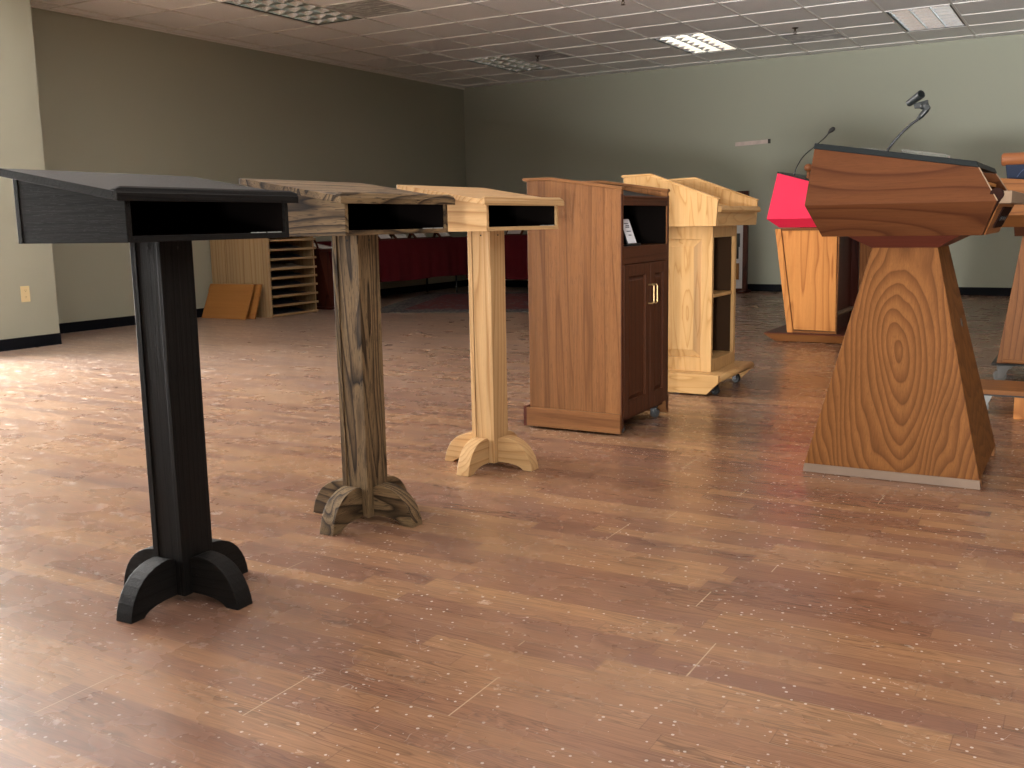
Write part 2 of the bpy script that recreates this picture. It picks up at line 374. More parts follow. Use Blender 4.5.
for j, y in enumerate(ys_[1:-1]):
    for i in range(len(xs_) - 1):
        xa, xb = xs_[i] + .010, xs_[i + 1] - .010
        if in_hole((xa + xb) / 2, y): continue
        g.box(xa, xb, y - .009, y + .009, CH - .009, CH)
struct('ceiling_grid', g, M['bar'], ceil)
r = MB(); r.box(XL - .15, XR + .15, YN - .15, YB + .15, CH + .25, CH + .35); struct('ceiling_deck', r, M['fixture'])
m_ = MB(); m_.box(XL, XL + .014, YP, YB, CH - .022, CH); struct('trim_1', m_, M['bar'])

LL = ['recessed louvre light at the far right of the ceiling, right of the dusty vent',
      'brightest recessed louvre light in mid ceiling, left of the dusty vent',
      'dim recessed louvre light nearest the far corner of the room',
      'large recessed louvre light cut by the top edge of the photo at upper left']
def make_light(x, y, label):
    t_ = thing('ceiling_light', label, 'ceiling light', (x, y, CH), group=None)
    e = .012
    h = MB(); h.box(e, GX - e, e, 2 * GY - e, .145, .155)
    h.slab([(e, e, 0), (e, 2 * GY - e, 0), (e, 2 * GY - e, .15), (e, e, .15)], (.006, 0, 0)); h.slab([(GX - e, e, 0), (GX - e, 2 * GY - e, 0), (GX - e, 2 * GY - e, .15), (GX - e, e, .15)], (-.006, 0, 0))
    h.slab([(e, e, 0), (GX - e, e, 0), (GX - e, e, .15), (e, e, .15)], (0, .006, 0)); h.slab([(e, 2 * GY - e, 0), (GX - e, 2 * GY - e, 0), (GX - e, 2 * GY - e, .15), (e, 2 * GY - e, .15)], (0, -.006, 0))
    build('housing', h, M['fixture'], t_)
    fm = MB(); q = .03
    fm.box(e, GX - e, e, q, -.004, .004); fm.box(e, GX - e, 2 * GY - q, 2 * GY - e, -.004, .004); fm.box(e, q, q, 2 * GY - q, -.004, .004); fm.box(GX - q, GX - e, q, 2 * GY - q, -.004, .004)
    build('frame', fm, M['blackmetal'] if False else M['winframe'], t_)
    lv = MB(); nx, ny = 3, 7
    cxw = (GX - 2 * q) / nx; cyw = (2 * GY - 2 * q) / ny
    def vee(a0, a1, c0, axis):     # wedge blade, narrow at the bottom
        poly = [(c0 - .004, .002), (c0 + .004, .002), (c0 + .022, .075), (c0 - .022, .075)]
        lv.prism(poly, axis, a0, a1)
    for k in range(0, ny + 1):
        vee(q, GX - q, q + cyw * k, 'x')
    for k in range(0, nx + 1):
        vee(q, 2 * GY - q, q + cxw * k, 'y')
    build('louver', lv, M['louver'], t_)
    for k in range(3):
        tb = MB(); xx = q + cxw * (k + .5); tb.tube([(xx, .06, .115), (xx, 2 * GY - .06, .115)], .016, 10)
        build('tube', tb, M['tube'], t_, smooth=True)
    return t_
for i, (x, y) in enumerate(LIGHTS[:4]): make_light(x, y, LL[i])
VL = ['dusty air vent between the two bright ceiling lights near the back wall', 'dirty square air vent beside the large light at upper left of the ceiling', 'dark square air vent right of the dim far corner light']
for i, (x, y) in enumerate(VENTS):
    t_ = thing('ceiling_vent', VL[i], 'vent', (x, y, CH))
    bk = MB(); bk.box(.012, GX - .012, .012, GY - .012, .03, .036); build('backing', bk, M['winframe'], t_)
    pn = MB(); pn.box(.012, GX - .012, .012, GY - .012, .001, .006)
    for k in range(1, 9): pn.box(.02, GX - .02, GY * k / 9 - .004, GY * k / 9 + .004, -.003, .001)
    build('diffuser', pn, M['dusty'], t_)
for i, (x, y, lab) in enumerate(((-4.067, 9.21, 'small sprinkler head at the top edge of the photo, nearest the camera'), (-6.35, 11.70, 'small sprinkler head hanging beside the dim far corner light'), (-3.10, 11.75, 'small sprinkler head hanging beside the dusty vent by the back wall'))):
    t_ = thing('sprinkler_head', lab, 'sprinkler', (x, y, CH))
    e = MB(); e.tube([(0, 0, 0), (0, 0, -.006), (0, 0, -.014)], [.036, .034, .016], 18); build('escutcheon', e, M['sprink'], t_, smooth=True)
    e = MB(); e.tube([(0, 0, -.012), (0, 0, -.035)], .010, 12)
    e.tube([(-.008, 0, -.034), (-.016, 0, -.05), (-.003, 0, -.068)], .0032, 6); e.tube([(.008, 0, -.034), (.016, 0, -.05), (.003, 0, -.068)], .0032, 6)
    e.tube([(0, 0, -.035), (0, 0, -.062)], .003, 8); build('body', e, M['sprink'], t_)
    e = MB(); e.tube([(0, 0, -.066), (0, 0, -.069)], .022, 12); build('deflector', e, M['sprink'], t_)

# outlet on the short wall at left
t_ = thing('wall_outlet', 'ivory duplex power outlet low on the short wall at left', 'outlet', (XP, 5.40, .467), PI / 2)
e = MB(); e.box(-.042, .042, -.006, 0, -.068, .068); build('plate', e, M['outlet'], t_, bevel=.003)
for s in (1, -1):
    e = MB(); e.prism([(.017 * math.cos(a), s * .028 + .019 * max(-.75, min(.75, math.sin(a)))) for a in [2 * PI * k / 24 for k in range(24)]], 'y', -.0085, -.005); r_ = build('receptacle', e, M['outlet'], t_)
    e = MB(); e.box(-.007, -.005, -.0089, -.008, s * .028, s * .028 + .009); e.box(.005, .007, -.0089, -.008, s * .028, s * .028 + .009); e.tube([(0, -.008, s * .028 - .007), (0, -.0089, s * .028 - .007)], .0022, 8); build('slot', e, M['slot'], r_)
# strip of wood left on the back wall
e = MB(); e.prism([(-4.40, 1.972), (-3.95, 1.990), (-3.95, 2.040), (-4.40, 2.025)], 'y', YB - .022, YB)
t_ = thing('wall_cleat', 'thin pale wooden strip fixed on the back wall above the podiums', 'wooden strip')
build('strip', e, plain('grey_raw_wood', (.60, .50, .46), .8, var=.3, scale=14), t_)
e = MB(); e.box(-3.95, -3.92, YB - .026, YB, 1.988, 2.045); build('end_block', e, M['winframe'], t_)

# ------------------------------------------------------------------ pedestal lecterns (local -y is the open front)
def make_lectern(key, mark, loc, rz, label, plate=True):
    t_ = thing('pedestal_lectern', label, 'lectern', (*loc, 0), rz, group=None)
    mx, my, mz = M[key + 'x'], M[key + 'y'], M[key + 'z']
    ox, oy, W, D = .032, .028, .286, .191
    zb = .9693; xl, xr, yf, yb = ox - W, ox + W, oy - D, oy + D
    sl = .168
    ztop = lambda y: 1.068 + (y - (yf - .0)) * sl          # underside of the board
    th = .016
    for xa, xb_ in ((xl, xl + th), (xr - th, xr)):
        e = MB(); e.prism([(yf, zb), (yb - .018, zb), (yb - .018, ztop(yb - .018)), (yf, ztop(yf))], 'x', xa, xb_); build('side_panel', e, my, t_, bevel=.0012)
    e = MB(); e.prism([(yb - .016, zb), (yb, zb), (yb, ztop(yb)), (yb - .016, ztop(yb - .016))], 'x', xl - .001, xr + .001); build('back_panel', e, mx, t_, bevel=.0012)
    e = MB(); e.box(xl + th, xr - th, yf, yb - .016, zb, zb + .015); build('bottom_panel', e, mx, t_, bevel=.001)
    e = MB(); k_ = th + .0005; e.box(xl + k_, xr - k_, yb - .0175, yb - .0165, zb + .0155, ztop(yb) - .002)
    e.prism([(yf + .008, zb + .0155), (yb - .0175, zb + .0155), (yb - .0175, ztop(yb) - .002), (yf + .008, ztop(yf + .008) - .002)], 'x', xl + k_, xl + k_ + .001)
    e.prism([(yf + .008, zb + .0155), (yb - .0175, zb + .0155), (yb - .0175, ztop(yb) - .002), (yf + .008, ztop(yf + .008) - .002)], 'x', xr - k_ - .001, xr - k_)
    e.box(xl + k_, xr - k_, yf + .010, yb - .0175, zb + .0152, zb + .0162); build('shade_liner', e, M['inside'], t_, label='painted shade in the open compartment')  # thin near-black sheets paint the compartment's shade
    # writing board
    bl, br, b0, b1 = ox - .318, ox + .318, yf - .002, yb + .007
    e = MB(); e.prism([(b0, ztop(b0)), (b1, ztop(b1)), (b1, ztop(b1) + .020), (b0, ztop(b0) + .020)], 'x', bl, br); build('writing_board', e, mx, t_, bevel=.002)
    # book stop: moulded bar with tapered ends
    z0 = 1.065; prof = [(yf - .012, z0), (yf - .0025, z0), (yf - .0025, z0 + .0235), (yf + .008, z0 + .0255), (yf + .008, z0 + .034), (yf - .003, z0 + .034), (yf - .008, z0 + .030), (yf - .011, z0 + .020), (yf - .013, z0 + .018)]
    n = len(prof); e = MB(); vs = []
    for xx, k in ((bl, 0), (bl + .022, 1), (br - .022, 1), (br, 0)):
        for (y, z) in prof: vs.append((xx, y, z if k or z < z0 + .027 else z0 + .0265))
    fs = [tuple(range(n)), tuple(range(3 * n, 4 * n))[::-1]]
    for s in range(3):
        for i in range(n): fs.append((s * n + i, (s + 1) * n + i, (s + 1) * n + (i + 1) % n, s * n + (i + 1) % n))
    e.add(vs, fs); build('book_stop', e, mx, t_, bevel=.0015)
    # column: core with front and back boards and a fine joint
    pw, pd = .0565, .053
    e = MB(); e.box(-pw + .002, pw - .002, -pd, pd - .021, .022, zb); 
    o_ = build('post', e, mz, t_, bevel=.0012)
    e = MB(); e.box(-pw, pw, pd - .019, pd, .022, zb); build('post_board', e, mz, t_, bevel=.0012)
    e = MB(); e.box(-pw, pw, -pd - .001, -pd + .014, .022, zb); build('post_board', e, mz, t_, bevel=.002)
    e = MB(); e.box(-pw + .006, pw - .006, pd - .022, pd - .018, .024, zb - .001); build('post_joint', e, M['screw'], t_)
    for (a, b_) in ((-.012, 'x'), (.0, 'y')):
        e = MB()
        if b_ == 'x': e.tube([(-pw + .004, -.01, zb - .018), (-pw + .0012, -.01, zb - .018)], .0035, 10)
        else: e.tube([(.004, -pd, zb - .018), (.004, -pd - .002, zb - .018)], .0035, 10)
        build('screw', e, M['screw'], t_)
    # feet
    fp = [(0, .120), (.010, .127), (.024, .130), (.045, .128), (.066, .123), (.086, .114), (.104, .102), (.120, .086), (.133, .067), (.143, .046), (.150, .023), (.154, 0),
          (.112, 0), (.104, .008), (.090, .015), (.070, .020), (.045, .023), (0, .024)]
    fp = [(r * 1.045, z) for r, z in fp]
    for k, (dx, dy, base) in enumerate(((-1, 0, pw), (0, -1, pd), (1, 0, pw), (0, 1, pd))):
        e = MB(); hw = .0285
        if dx: e.prism([(dx * (base + r), z) for r, z in fp], 'y', -hw, hw); mm = mx
        else: e.prism([(dy * (base + r), z) for r, z in fp], 'x', -hw, hw); mm = my
        build('foot', e, mm, t_, bevel=.002)
    if plate:
        e = MB(); bx = xr - .15
        random.seed(3)
        while bx < xr - .035:
            wd = random.uniform(.004, .009)
            if abs(bx - (xr - .095)) > .006: e.box(bx, bx + wd, yf + .002, yf + .006, zb + .015, zb + .0165 + random.uniform(0, .0015))
            bx += wd + .0018
        build('maker_mark', e, M[mark], t_)
    return t_
make_lectern('black', 'palemark', (-2.124, 1.838), PI / 2 + .044, 'black stained oak pedestal lectern, nearest of the three, at far left')
make_lectern('weathered', 'palemark', (-2.135, 2.651), PI / 2 + .019, 'grey-brown weathered oak pedestal lectern between the black and the pale one')
make_lectern('oak', 'palemark', (-2.150, 3.504), PI / 2 - .006, 'pale natural oak pedestal lectern standing beside the cherry cabinet lectern')

# ------------------------------------------------------------------ casters
def caster(parent, x, y, ztop, wheel_r, rz, mw, mb_, scale=1.0):
    c_ = bpy.data.objects.new('caster', None); COL.objects.link(c_); c_.parent = parent; c_.location = (x, y, 0); c_.rotation_euler = (0, 0, rz); c_.empty_display_size = .03
    r = wheel_r; off = .012 * scale
    e = MB(); e.tube([(off, -.011 * scale, r), (off, .011 * scale, r)], r, 24)
    e.tube([(off, -.0125 * scale, r), (off, .0125 * scale, r)], r * .35, 12); build('wheel', e, mw, c_, bevel=.0015)
    e = MB()
    for s in (-1, 1):
        y0 = s * .0145 * scale
        e.prism([(off - .010 * scale, r - .008 * scale), (off + .010 * scale, r - .008 * scale), (.022 * scale, ztop - .012), (-.022 * scale, ztop - .012)], 'y', y0, y0 + s * .003)
    e.box(-.022 * scale, .022 * scale, -.0175 * scale, .0175 * scale, ztop - .014, ztop - .009); e.tube([(0, 0, ztop - .010), (0, 0, ztop - .002)], .014 * scale, 14)
    build('fork', e, mb_, c_)
    e = MB(); e.box(-.032 * scale, .032 * scale, -.028 * scale, .028 * scale, ztop - .003, ztop); build('plate', e, mb_, c_)
    return c_

# ------------------------------------------------------------------ cherry cabinet lectern
t_ = thing('cabinet_lectern', 'reddish brown cherry cabinet lectern with two panelled doors and open shelf', 'lectern', (-2.135, 4.54, 0))
cx0, cy0 = -2.135, 4.54
xa, xb, ya, yb = -2.387 - cx0, -1.885 - cx0, 4.247 - cy0, 4.835 - cy0
def prof_top(x): return 1.192 if x < -2.25 - cx0 else 1.192 - (x - (-2.25 - cx0)) * .150
zs = .105
sp = [(xa + .012, .03), (xb, .03), (xb, prof_top(xb)), (-2.25 - cx0, 1.192), (xa + .012, 1.192)]
for y0, y1 in ((ya + .004, ya + .024), (yb - .024, yb - .004)):
    e = MB(); e.prism(sp, 'y', y0, y1); build('side_panel', e, M['cherryz'], t_, bevel=.001)
e = MB(); e.box(xa + .031, xb - .006, yb - .0255, yb - .0245, .88, 1.085); e.box(xa + .031, xb - .026, ya + .0245, ya + .0255, .88, 1.085); e.box(xa + .031, xa + .032, ya + .0255, yb - .0255, .88, 1.085); build('shade_liner', e, M['inside'], t_, label='painted shade in the open compartment')  # dark sheets painting shade into the open bay
for y0, y1 in ((ya - .004, ya + .030), (yb - .030, yb + .004)):
    e = MB(); h_ = .014
    e.prism([(xa - .002, 1.192), (-2.25 - cx0, 1.192), (xb + .006, prof_top(xb + .006)), (xb + .006, prof_top(xb + .006) + h_), (-2.248 - cx0, 1.192 + h_), (xa - .006, 1.192 + h_), (xa - .010, 1.192 + h_ * .5)], 'y', y0, y1)
    build('top_moulding', e, M['cherryx'], t_, bevel=.003)
e = MB(); e.box(xa + .012, xa + .03, ya + .024, yb - .024, .03, 1.19); build('back_panel', e, M['cherryz'], t_)
e = MB(); e.prism([(-2.25 - cx0, 1.165), (xb - .01, 1.098), (xb - .01, 1.110), (-2.25 - cx0, 1.177)], 'y', ya + .024, yb - .024); build('reading_surface', e, M['blacklaminate'], t_)
e = MB(); e.box(xa + .03, -2.25 - cx0, ya + .024, yb - .024, 1.165, 1.18); build('top_shelf', e, M['cherryfronty'], t_)
# front
e = MB(); e.box(xb - .02, xb + .002, ya + .024, yb - .024, 1.068, 1.108); build('front_rail', e, M['cherryfronty'], t_, bevel=.003)
e = MB(); e.box(xb - .018, xb + .008, ya + .024, yb - .024, 1.100, 1.113); build('pencil_ledge', e, M['cherryfronty'], t_, bevel=.005)
e = MB(); e.box(xa + .03, xb - .004, ya + .024, yb - .024, .862, .878); build('shelf', e, M['cherryfronty'], t_)
e = MB(); e.box(xb - .02, xb + .001, ya + .024, yb - .024, .80, .880); build('drawer_rail', e, M['cherryfronty'], t_, bevel=.0015)
for y0, y1 in ((ya, ya + .024), (yb - .024, yb)):
    e = MB(); e.box(xb - .004, xb + .001, y0 + .002, y1, .03, 1.118); build('face_stile', e, M['cherryfrontz'], t_, bevel=.0008)
ym = 4.585 - cy0
for k, (y0, y1) in enumerate(((ya + .026, ym - .0015), (ym + .0015, yb - .026))):
    d_ = MB(); fw = .055; z0, z1 = .082, .797
    d_.box(xb - .018, xb + .004, y0, y0 + fw, z0, z1); d_.box(xb - .018, xb + .004, y1 - fw, y1, z0, z1)
    d_.box(xb - .018, xb + .004, y0 + fw, y1 - fw, z0, z0 + .075); d_.box(xb - .018, xb + .004, y0 + fw, y1 - fw, z1 - fw, z1)
    dr = build('door', d_, M['cherryfrontz'], t_, bevel=.0015)
    pn = MB(); a0, a1, c0, c1 = y0 + fw, y1 - fw, z0 + .075, z1 - fw; q = .022
    X = xb - .010; X2 = xb - .002
    pn.box(xb - .016, X, a0, a1, c0, c1)
    pn.hexa([(X, a0 + .004, c0 + .004), (X, a1 - .004, c0 + .004), (X, a1 - .004, c1 - .004), (X, a0 + .004, c1 - .004)][::1], [(X2, a0 + q, c0 + q), (X2, a1 - q, c0 + q), (X2, a1 - q, c1 - q), (X2, a0 + q, c1 - q)])
    build('raised_panel', pn, M['cherryfrontz'], dr)
    hd = MB(); hy = (ym - .022) if k == 0 else (ym + .022); hx = xb + .004
    hd.tube([(hx, hy, .60), (hx + .022, hy, .60), (hx + .028, hy, .606), (hx + .028, hy, .684), (hx + .022, hy, .69), (hx, hy, .69)], .0042, 8)
    build('handle', hd, M['brass'], dr, smooth=False, label='slim satin brass pull handle')
# skirts
e = MB(); e.box(xa + .001, xb, ya - .012, ya + .004, .012, zs); build('skirt_board', e, M['cherryx'], t_, bevel=.002)
e = MB(); e.box(xa + .001, xb, yb - .004, yb + .014, .012, zs); build('skirt_board', e, M['cherryx'], t_, bevel=.002)
e = MB(); e.box(xa - .016, xa + .001, ya - .012, yb + .012, .010, zs + .003); build('skirt_board', e, M['mahoganyy'], t_, bevel=.001, label='dark end board of the base')
e = MB(); e.box(xa + .03, xb - .02, ya + .024, yb - .024, .060, .078); build('bottom_panel', e, M['cherryfronty'], t_)
for (x, y) in ((xb - .045, ya + .06), (xb - .045, yb - .09), (xa + .08, ya + .06), (xa + .08, yb - .09)):
    caster(t_, x, y, .060, .024, .4, M['blackrubber'], M['blackmetal'], .8)
# card in its holder on the open shelf
t2 = thing('card_holder', 'white printed card leaning in a dark holder on the cherry lectern shelf', 'card holder', (-1.915, 4.44, .881), -.05)
e = MB(); e.slab([(0, -.048, .004), (0, .048, .004), (-.045, .048, .125), (-.045, -.048, .125)], (-.004, 0, 0)); e.box(-.065, .022, -.050, .050, 0, .004)
e.slab([(.022, -.05, .002), (.022, .05, .002), (.022, .05, .012), (.022, -.05, .012)], (-.003, 0, 0)); build('stand', e, M['blackplastic'], t2)
e = MB(); e.slab([(.0018, -.044, .012), (.0018, .044, .012), (-.0405, .044, .124), (-.0405, -.044, .124)], (.0012, 0, .0004)); cd = build('card', e, M['paper'], t2)
e = MB()
for (z, a, b_) in ((.102, -.02, .02), (.092, -.012, .024), (.085, -.02, .02), (.066, -.022, .024), (.048, -.014, .016)):
    f_ = (z - .012) / .112; x = .0018 - .0423 * f_ + .0014
    e.slab([(x, a, z), (x, b_, z), (x - .0015, b_, z + .004), (x - .0015, a, z + .004)], (.0005, 0, .0002))
build('printed_line', e, M['ink'], cd)

# ------------------------------------------------------------------ maple lectern on a base
t_ = thing('maple_lectern', 'pale golden maple lectern with raised side panel behind the cherry cabinet', 'lectern', (-2.08, 5.80, 0))
cx0, cy0 = -2.08, 5.80
def R(x): return x - cx0
def Q(y): return y - cy0
bx1 = R(-1.90); bx0 = R(-2.32); by0, by1 = Q(5.55), Q(5.99)
# base
e = MB(); e.prism([(R(-2.36), .012), (R(-1.885), .012), (R(-1.815), .082), (R(-1.815), .125), (R(-2.36), .125)], 'y', Q(5.432), Q(5.452)); build('base_side', e, M['maplex'], t_, bevel=.002)
e = MB(); e.prism([(R(-2.36), .012), (R(-1.885), .012), (R(-1.815), .082), (R(-1.815), .125), (R(-2.36), .125)], 'y', Q(6.05), Q(6.07)); build('base_side', e, M['maplex'], t_, bevel=.002)
e = MB(); e.box(R(-2.36), R(-1.815), Q(5.452), Q(6.05), .085, .125); build('base_board', e, M['mapley'], t_, bevel=.003)
e = MB(); e.tube([(R(-1.818), Q(5.454), .105), (R(-1.818), Q(6.063), .105)], .020, 14); build('base_nosing', e, M['mapley'], t_, smooth=True)
for (x, y) in ((R(-1.87), Q(5.52)), (R(-1.90), Q(6.0)), (R(-2.27), Q(5.52)), (R(-2.27), Q(6.0))):
    caster(t_, x, y, .085, .026, -.3, M['blackrubber'], M['blackmetal'], .9)
# body: side with frame and raised panel
fw = .065
for (y0, y1, sg) in ((by0, by0 + .02, -1), (by1 - .02, by1, 1)):
    e = MB(); e.box(bx0, bx0 + fw, y0, y1, .125, .958); e.box(bx1 - fw, bx1, y0, y1, .125, .958)
    e.box(bx0 + fw, bx1 - fw, y0, y1, .125, .205); e.box(bx0 + fw, bx1 - fw, y0, y1, .888, .958)
    sd = build('side_frame', e, M['maplez'], t_, bevel=.001)
    yy = y0 if sg < 0 else y1
    a0, a1, c0, c1 = bx0 + fw, bx1 - fw, .205, .888; q = .045; d = .014
    e = MB(); Y1 = yy + sg * -.019; Y2 = yy - sg * .001
    e.box(a0, a1, min(Y1, Y1 - sg * .0008), max(Y1, Y1 - sg * .0008), c0, c1)
    lo = [(a0, Y1, c0), (a1, Y1, c0), (a1, Y1, c1), (a0, Y1, c1)]; hi = [(a0 + q, Y2, c0 + q), (a1 - q, Y2, c0 + q), (a1 - q, Y2, c1 - q), (a0 + q, Y2, c1 - q)]
    e.hexa(lo, hi) if sg < 0 else e.hexa(hi, lo)
    build('raised_panel', e, M['maplez'], sd)
e = MB(); e.box(bx0, bx0 + .02, by0 + .02, by1 - .02, .125, .958); build('front_panel', e, M['maplez'], t_)
e = MB(); e.box(bx1 - .02, bx1, by0 + .02, by0 + .026, .125, .958); e.box(bx1 - .02, bx1, by1 - .035, by1 - .02, .125, .958)
e.box(bx1 - .02, bx1, by0 + .026, by1 - .035, .895, .958); e.box(bx1 - .02, bx1, by0 + .026, by1 - .035, .125, .195); build('face_frame', e, M['maplez'], t_, bevel=.001)
e = MB(); e.box(bx0 + .02, bx1 - .022, by0 + .02, by1 - .02, .18, .195); build('shelf', e, M['mapley'], t_)
e = MB(); e.box(bx0 + .022, bx1 - .012, by0 + .022, by1 - .022, .55, .568); build('shelf', e, M['mapley'], t_)
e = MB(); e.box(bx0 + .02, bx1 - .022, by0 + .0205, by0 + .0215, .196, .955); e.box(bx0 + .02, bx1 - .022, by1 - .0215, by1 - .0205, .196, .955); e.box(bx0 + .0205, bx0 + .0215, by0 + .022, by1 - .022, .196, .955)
build('shade_liner', e, M['insidebrown'], t_, label='painted brown shade inside the open shelves')  # brown sheets paint the shade between the shelves
e = MB(); e.box(bx0 + .03, bx0 + .05, Q(5.76), Q(5.775), .195, .93); build('divider', e, M['maplez'], t_)
# head
hy0, hy1 = Q(5.43), Q(6.19)
hp = [(R(-2.395), .960), (R(-1.842), .960), (R(-1.832), 1.105), (R(-2.232), 1.247), (R(-2.395), 1.243)]
for y0, y1 in ((hy0, hy0 + .02), (hy1 - .02, hy1)):
    e = MB(); e.prism(hp, 'y', y0, y1); build('head_side', e, M['maplez'], t_, bevel=.001)
    e = MB(); e.prism([(R(-2.407), 1.242), (R(-2.232), 1.246), (R(-1.830), 1.103), (R(-1.828), 1.112), (R(-2.230), 1.260), (R(-2.407), 1.256)], 'y', y0 - .004, y1 + .004); build('edge_moulding', e, M['maplex'], t_, bevel=.003)
e = MB(); e.box(R(-2.395), R(-2.375), hy0 + .02, hy1 - .02, .96, 1.24); build('head_front', e, M['mapley'], t_)
e = MB(); e.box(R(-2.39), R(-1.84), hy0 + .02, hy1 - .02, .96, .975); build('head_bottom', e, M['mapley'], t_)
e = MB(); e.prism([(R(-2.375), 1.16), (R(-1.85), 1.02), (R(-1.85), 1.035), (R(-2.375), 1.175)], 'y', hy0 + .02, hy1 - .02); build('reading_surface', e, M['mapley'], t_)
e = MB(); e.box(R(-1.86), R(-1.84), hy0 + .02, hy1 - .02, .975, 1.045); build('head_rail', e, M['mapley'], t_, bevel=.001)
e = MB(); e.prism([(R(-1.865), 1.04), (R(-1.822), 1.035), (R(-1.815), 1.048), (R(-1.822), 1.068), (R(-1.835), 1.07), (R(-1.850), 1.056), (R(-1.865), 1.056)], 'y', hy0 + .022, hy1 + .006); build('book_stop', e, M['mapley'], t_, bevel=.002)
gm = MB(); gm.tube([(R(-2.2) + .045 * math.cos(a), Q(5.9) + .045 * math.sin(a), 1.15 + .02 * (1 - math.cos(a)) + .012) for a in [PI * k / 10 for k in range(11)]], .004, 8)
build('cable_grommet', gm, M['blackplastic'], t_)

# ------------------------------------------------------------------ podiums with a tapered column and a faceted head
def loft(mb, r0, r1):   # rectangles (x0,x1,y0,y1,z) or with separate z at the two x ends
    def q(r):
        zl, zr = (r[4], r[4]) if len(r) == 5 else (r[4], r[5])
        return [(r[0], r[2], zl), (r[1], r[2], zr), (r[1], r[3], zr), (r[0], r[3], zl)]
    return mb.hexa(q(r0), q(r1))
def faceted_head(t_, B, Mi, T, side_m, lower_m, rim_m, open_side=True, rim=.022, edge_m=None, inner=None, back_m=None):
    """B, Mi, T: rectangles of bottom, fold and top; the presenter's side is +x"""
    e = MB(); loft(e, B, (Mi[0], Mi[1], Mi[2], Mi[3], Mi[4])); build('lower_head', e, lower_m, t_, bevel=.0012)
    th = .018
    mz = Mi[4]; zl, zr = T[4], T[5]
    near = [(Mi[0], Mi[2], mz), (Mi[1], Mi[2], mz), (T[1], T[2], zr), (T[0], T[2], zl)]
    far = [(Mi[0], Mi[3], mz), (Mi[1], Mi[3], mz), (T[1], T[3], zr), (T[0], T[3], zl)]
    e = MB(); e.slab(near, (0, th, 0)); s1 = build('side_panel', e, side_m, t_, bevel=.0008)
    e = MB(); e.slab(far, (0, -th, 0)); s2 = build('side_panel', e, side_m, t_, bevel=.0008)
    bk = [(Mi[0], Mi[2] + th, mz), (Mi[0], Mi[3] - th, mz), (T[0], T[3] - th, zl), (T[0], T[2] + th, zl)]
    e = MB(); e.slab(bk, (th, 0, 0)); build('back_panel', e, back_m or side_m, t_)
    e = MB(); loft(e, (T[0] - .004, T[1] + .004, T[2] - .002, T[3] + .002, zl, zr), (T[0], T[1] - .006, T[2] + .002, T[3] - .002, zl + rim, zr + rim)); build('top_panel', e, rim_m, t_, bevel=.003)
    if open_side:
        if edge_m:
            for q4, s, d in ((near, s1, 1), (far, s2, -1)):
                a, b_ = Vector(q4[1]), Vector(q4[2])
                e = MB(); e.slab([a, a + Vector((0, d * th, 0)), b_ + Vector((0, d * th, 0)), b_], (.0025, 0, .0015)); build('panel_edge', e, edge_m, s, label='pale raw edge of the panel')
        im = inner or side_m
        # shelf inside the open bay
        zm = mz + (zr - mz) * .55; xm = Mi[1] + (T[1] - Mi[1]) * .55; ymn = Mi[2] + (T[2] - Mi[2]) * .55 + th; ymx = Mi[3] + (T[3] - Mi[3]) * .55 - th
        e = MB(); e.box(Mi[0] + .05, xm - .03, ymn, ymx, zm, zm + .012); build('inner_shelf', e, im, t_)
    else:
        q4 = [(Mi[1], Mi[2] + th, mz), (Mi[1], Mi[3] - th, mz), (T[1], T[3] - th, zr), (T[1], T[2] + th, zr)]
        e = MB(); e.slab(q4, (-th, 0, 0)); build('front_panel', e, side_m, t_)

# --- big walnut podium, right of centre
t_ = thing('walnut_podium', 'large walnut podium with faceted head and tapered column of oval grain figure', 'podium')
e = MB()
Bc = (-.962, -.326, 3.951, 4.608, .035); Tc = (-.752, -.520, 4.05, 4.36, .882)
loft(e, Bc, Tc)
build('column', e, M['eye'], t_, bevel=.0012)
e = MB()
def foot_strip(y0, y1): e.hexa([(-.966, y0, .002), (-.322, y0, .002), (-.322, y1, .002), (-.966, y1, .002)], [(-.962, y0 + .003, .035), (-.326, y0 + .003, .035), (-.326, y1, .035), (-.962, y1, .035)])
foot_strip(3.946, 3.975); foot_strip(4.585, 4.612)
e.box(-.964, -.94, 3.975, 4.585, .002, .035)
build('base_strip', e, M['veneer_edge'], t_, label='pale worn strip along the foot of the column')
e = MB()
for y0, y1 in ((3.975, 4.02), (4.54, 4.585)): e.box(-.352, -.324, y0, y1, .002, .035)
build('side_foot', e, M['walnutz'], t_)
e = MB(); e.slab([(-.437, 4.18, .575), (-.437, 4.215, .575), (-.444, 4.215, .605), (-.444, 4.18, .605)], (.0015, 0, .0005)); build('data_port', e, M['blackplastic'], t_)
e = MB(); loft(e, (-.755, -.517, 4.045, 4.365, .880), (-.838, -.438, 3.995, 4.575, .926)); build('neck', e, M['mahoganyx'], t_, bevel=.001)
faceted_head(t_, (-.923, -.365, 3.965, 4.60, .925), (-.969, -.315, 3.87, 4.69, 1.043), (-.953, -.385, 3.93, 4.63, 1.253, 1.161), M['walnutdarkx'], M['walnutdarkx'], M['blacklaminate'], True, .022, M['edge_light'], M['orangewoody'])
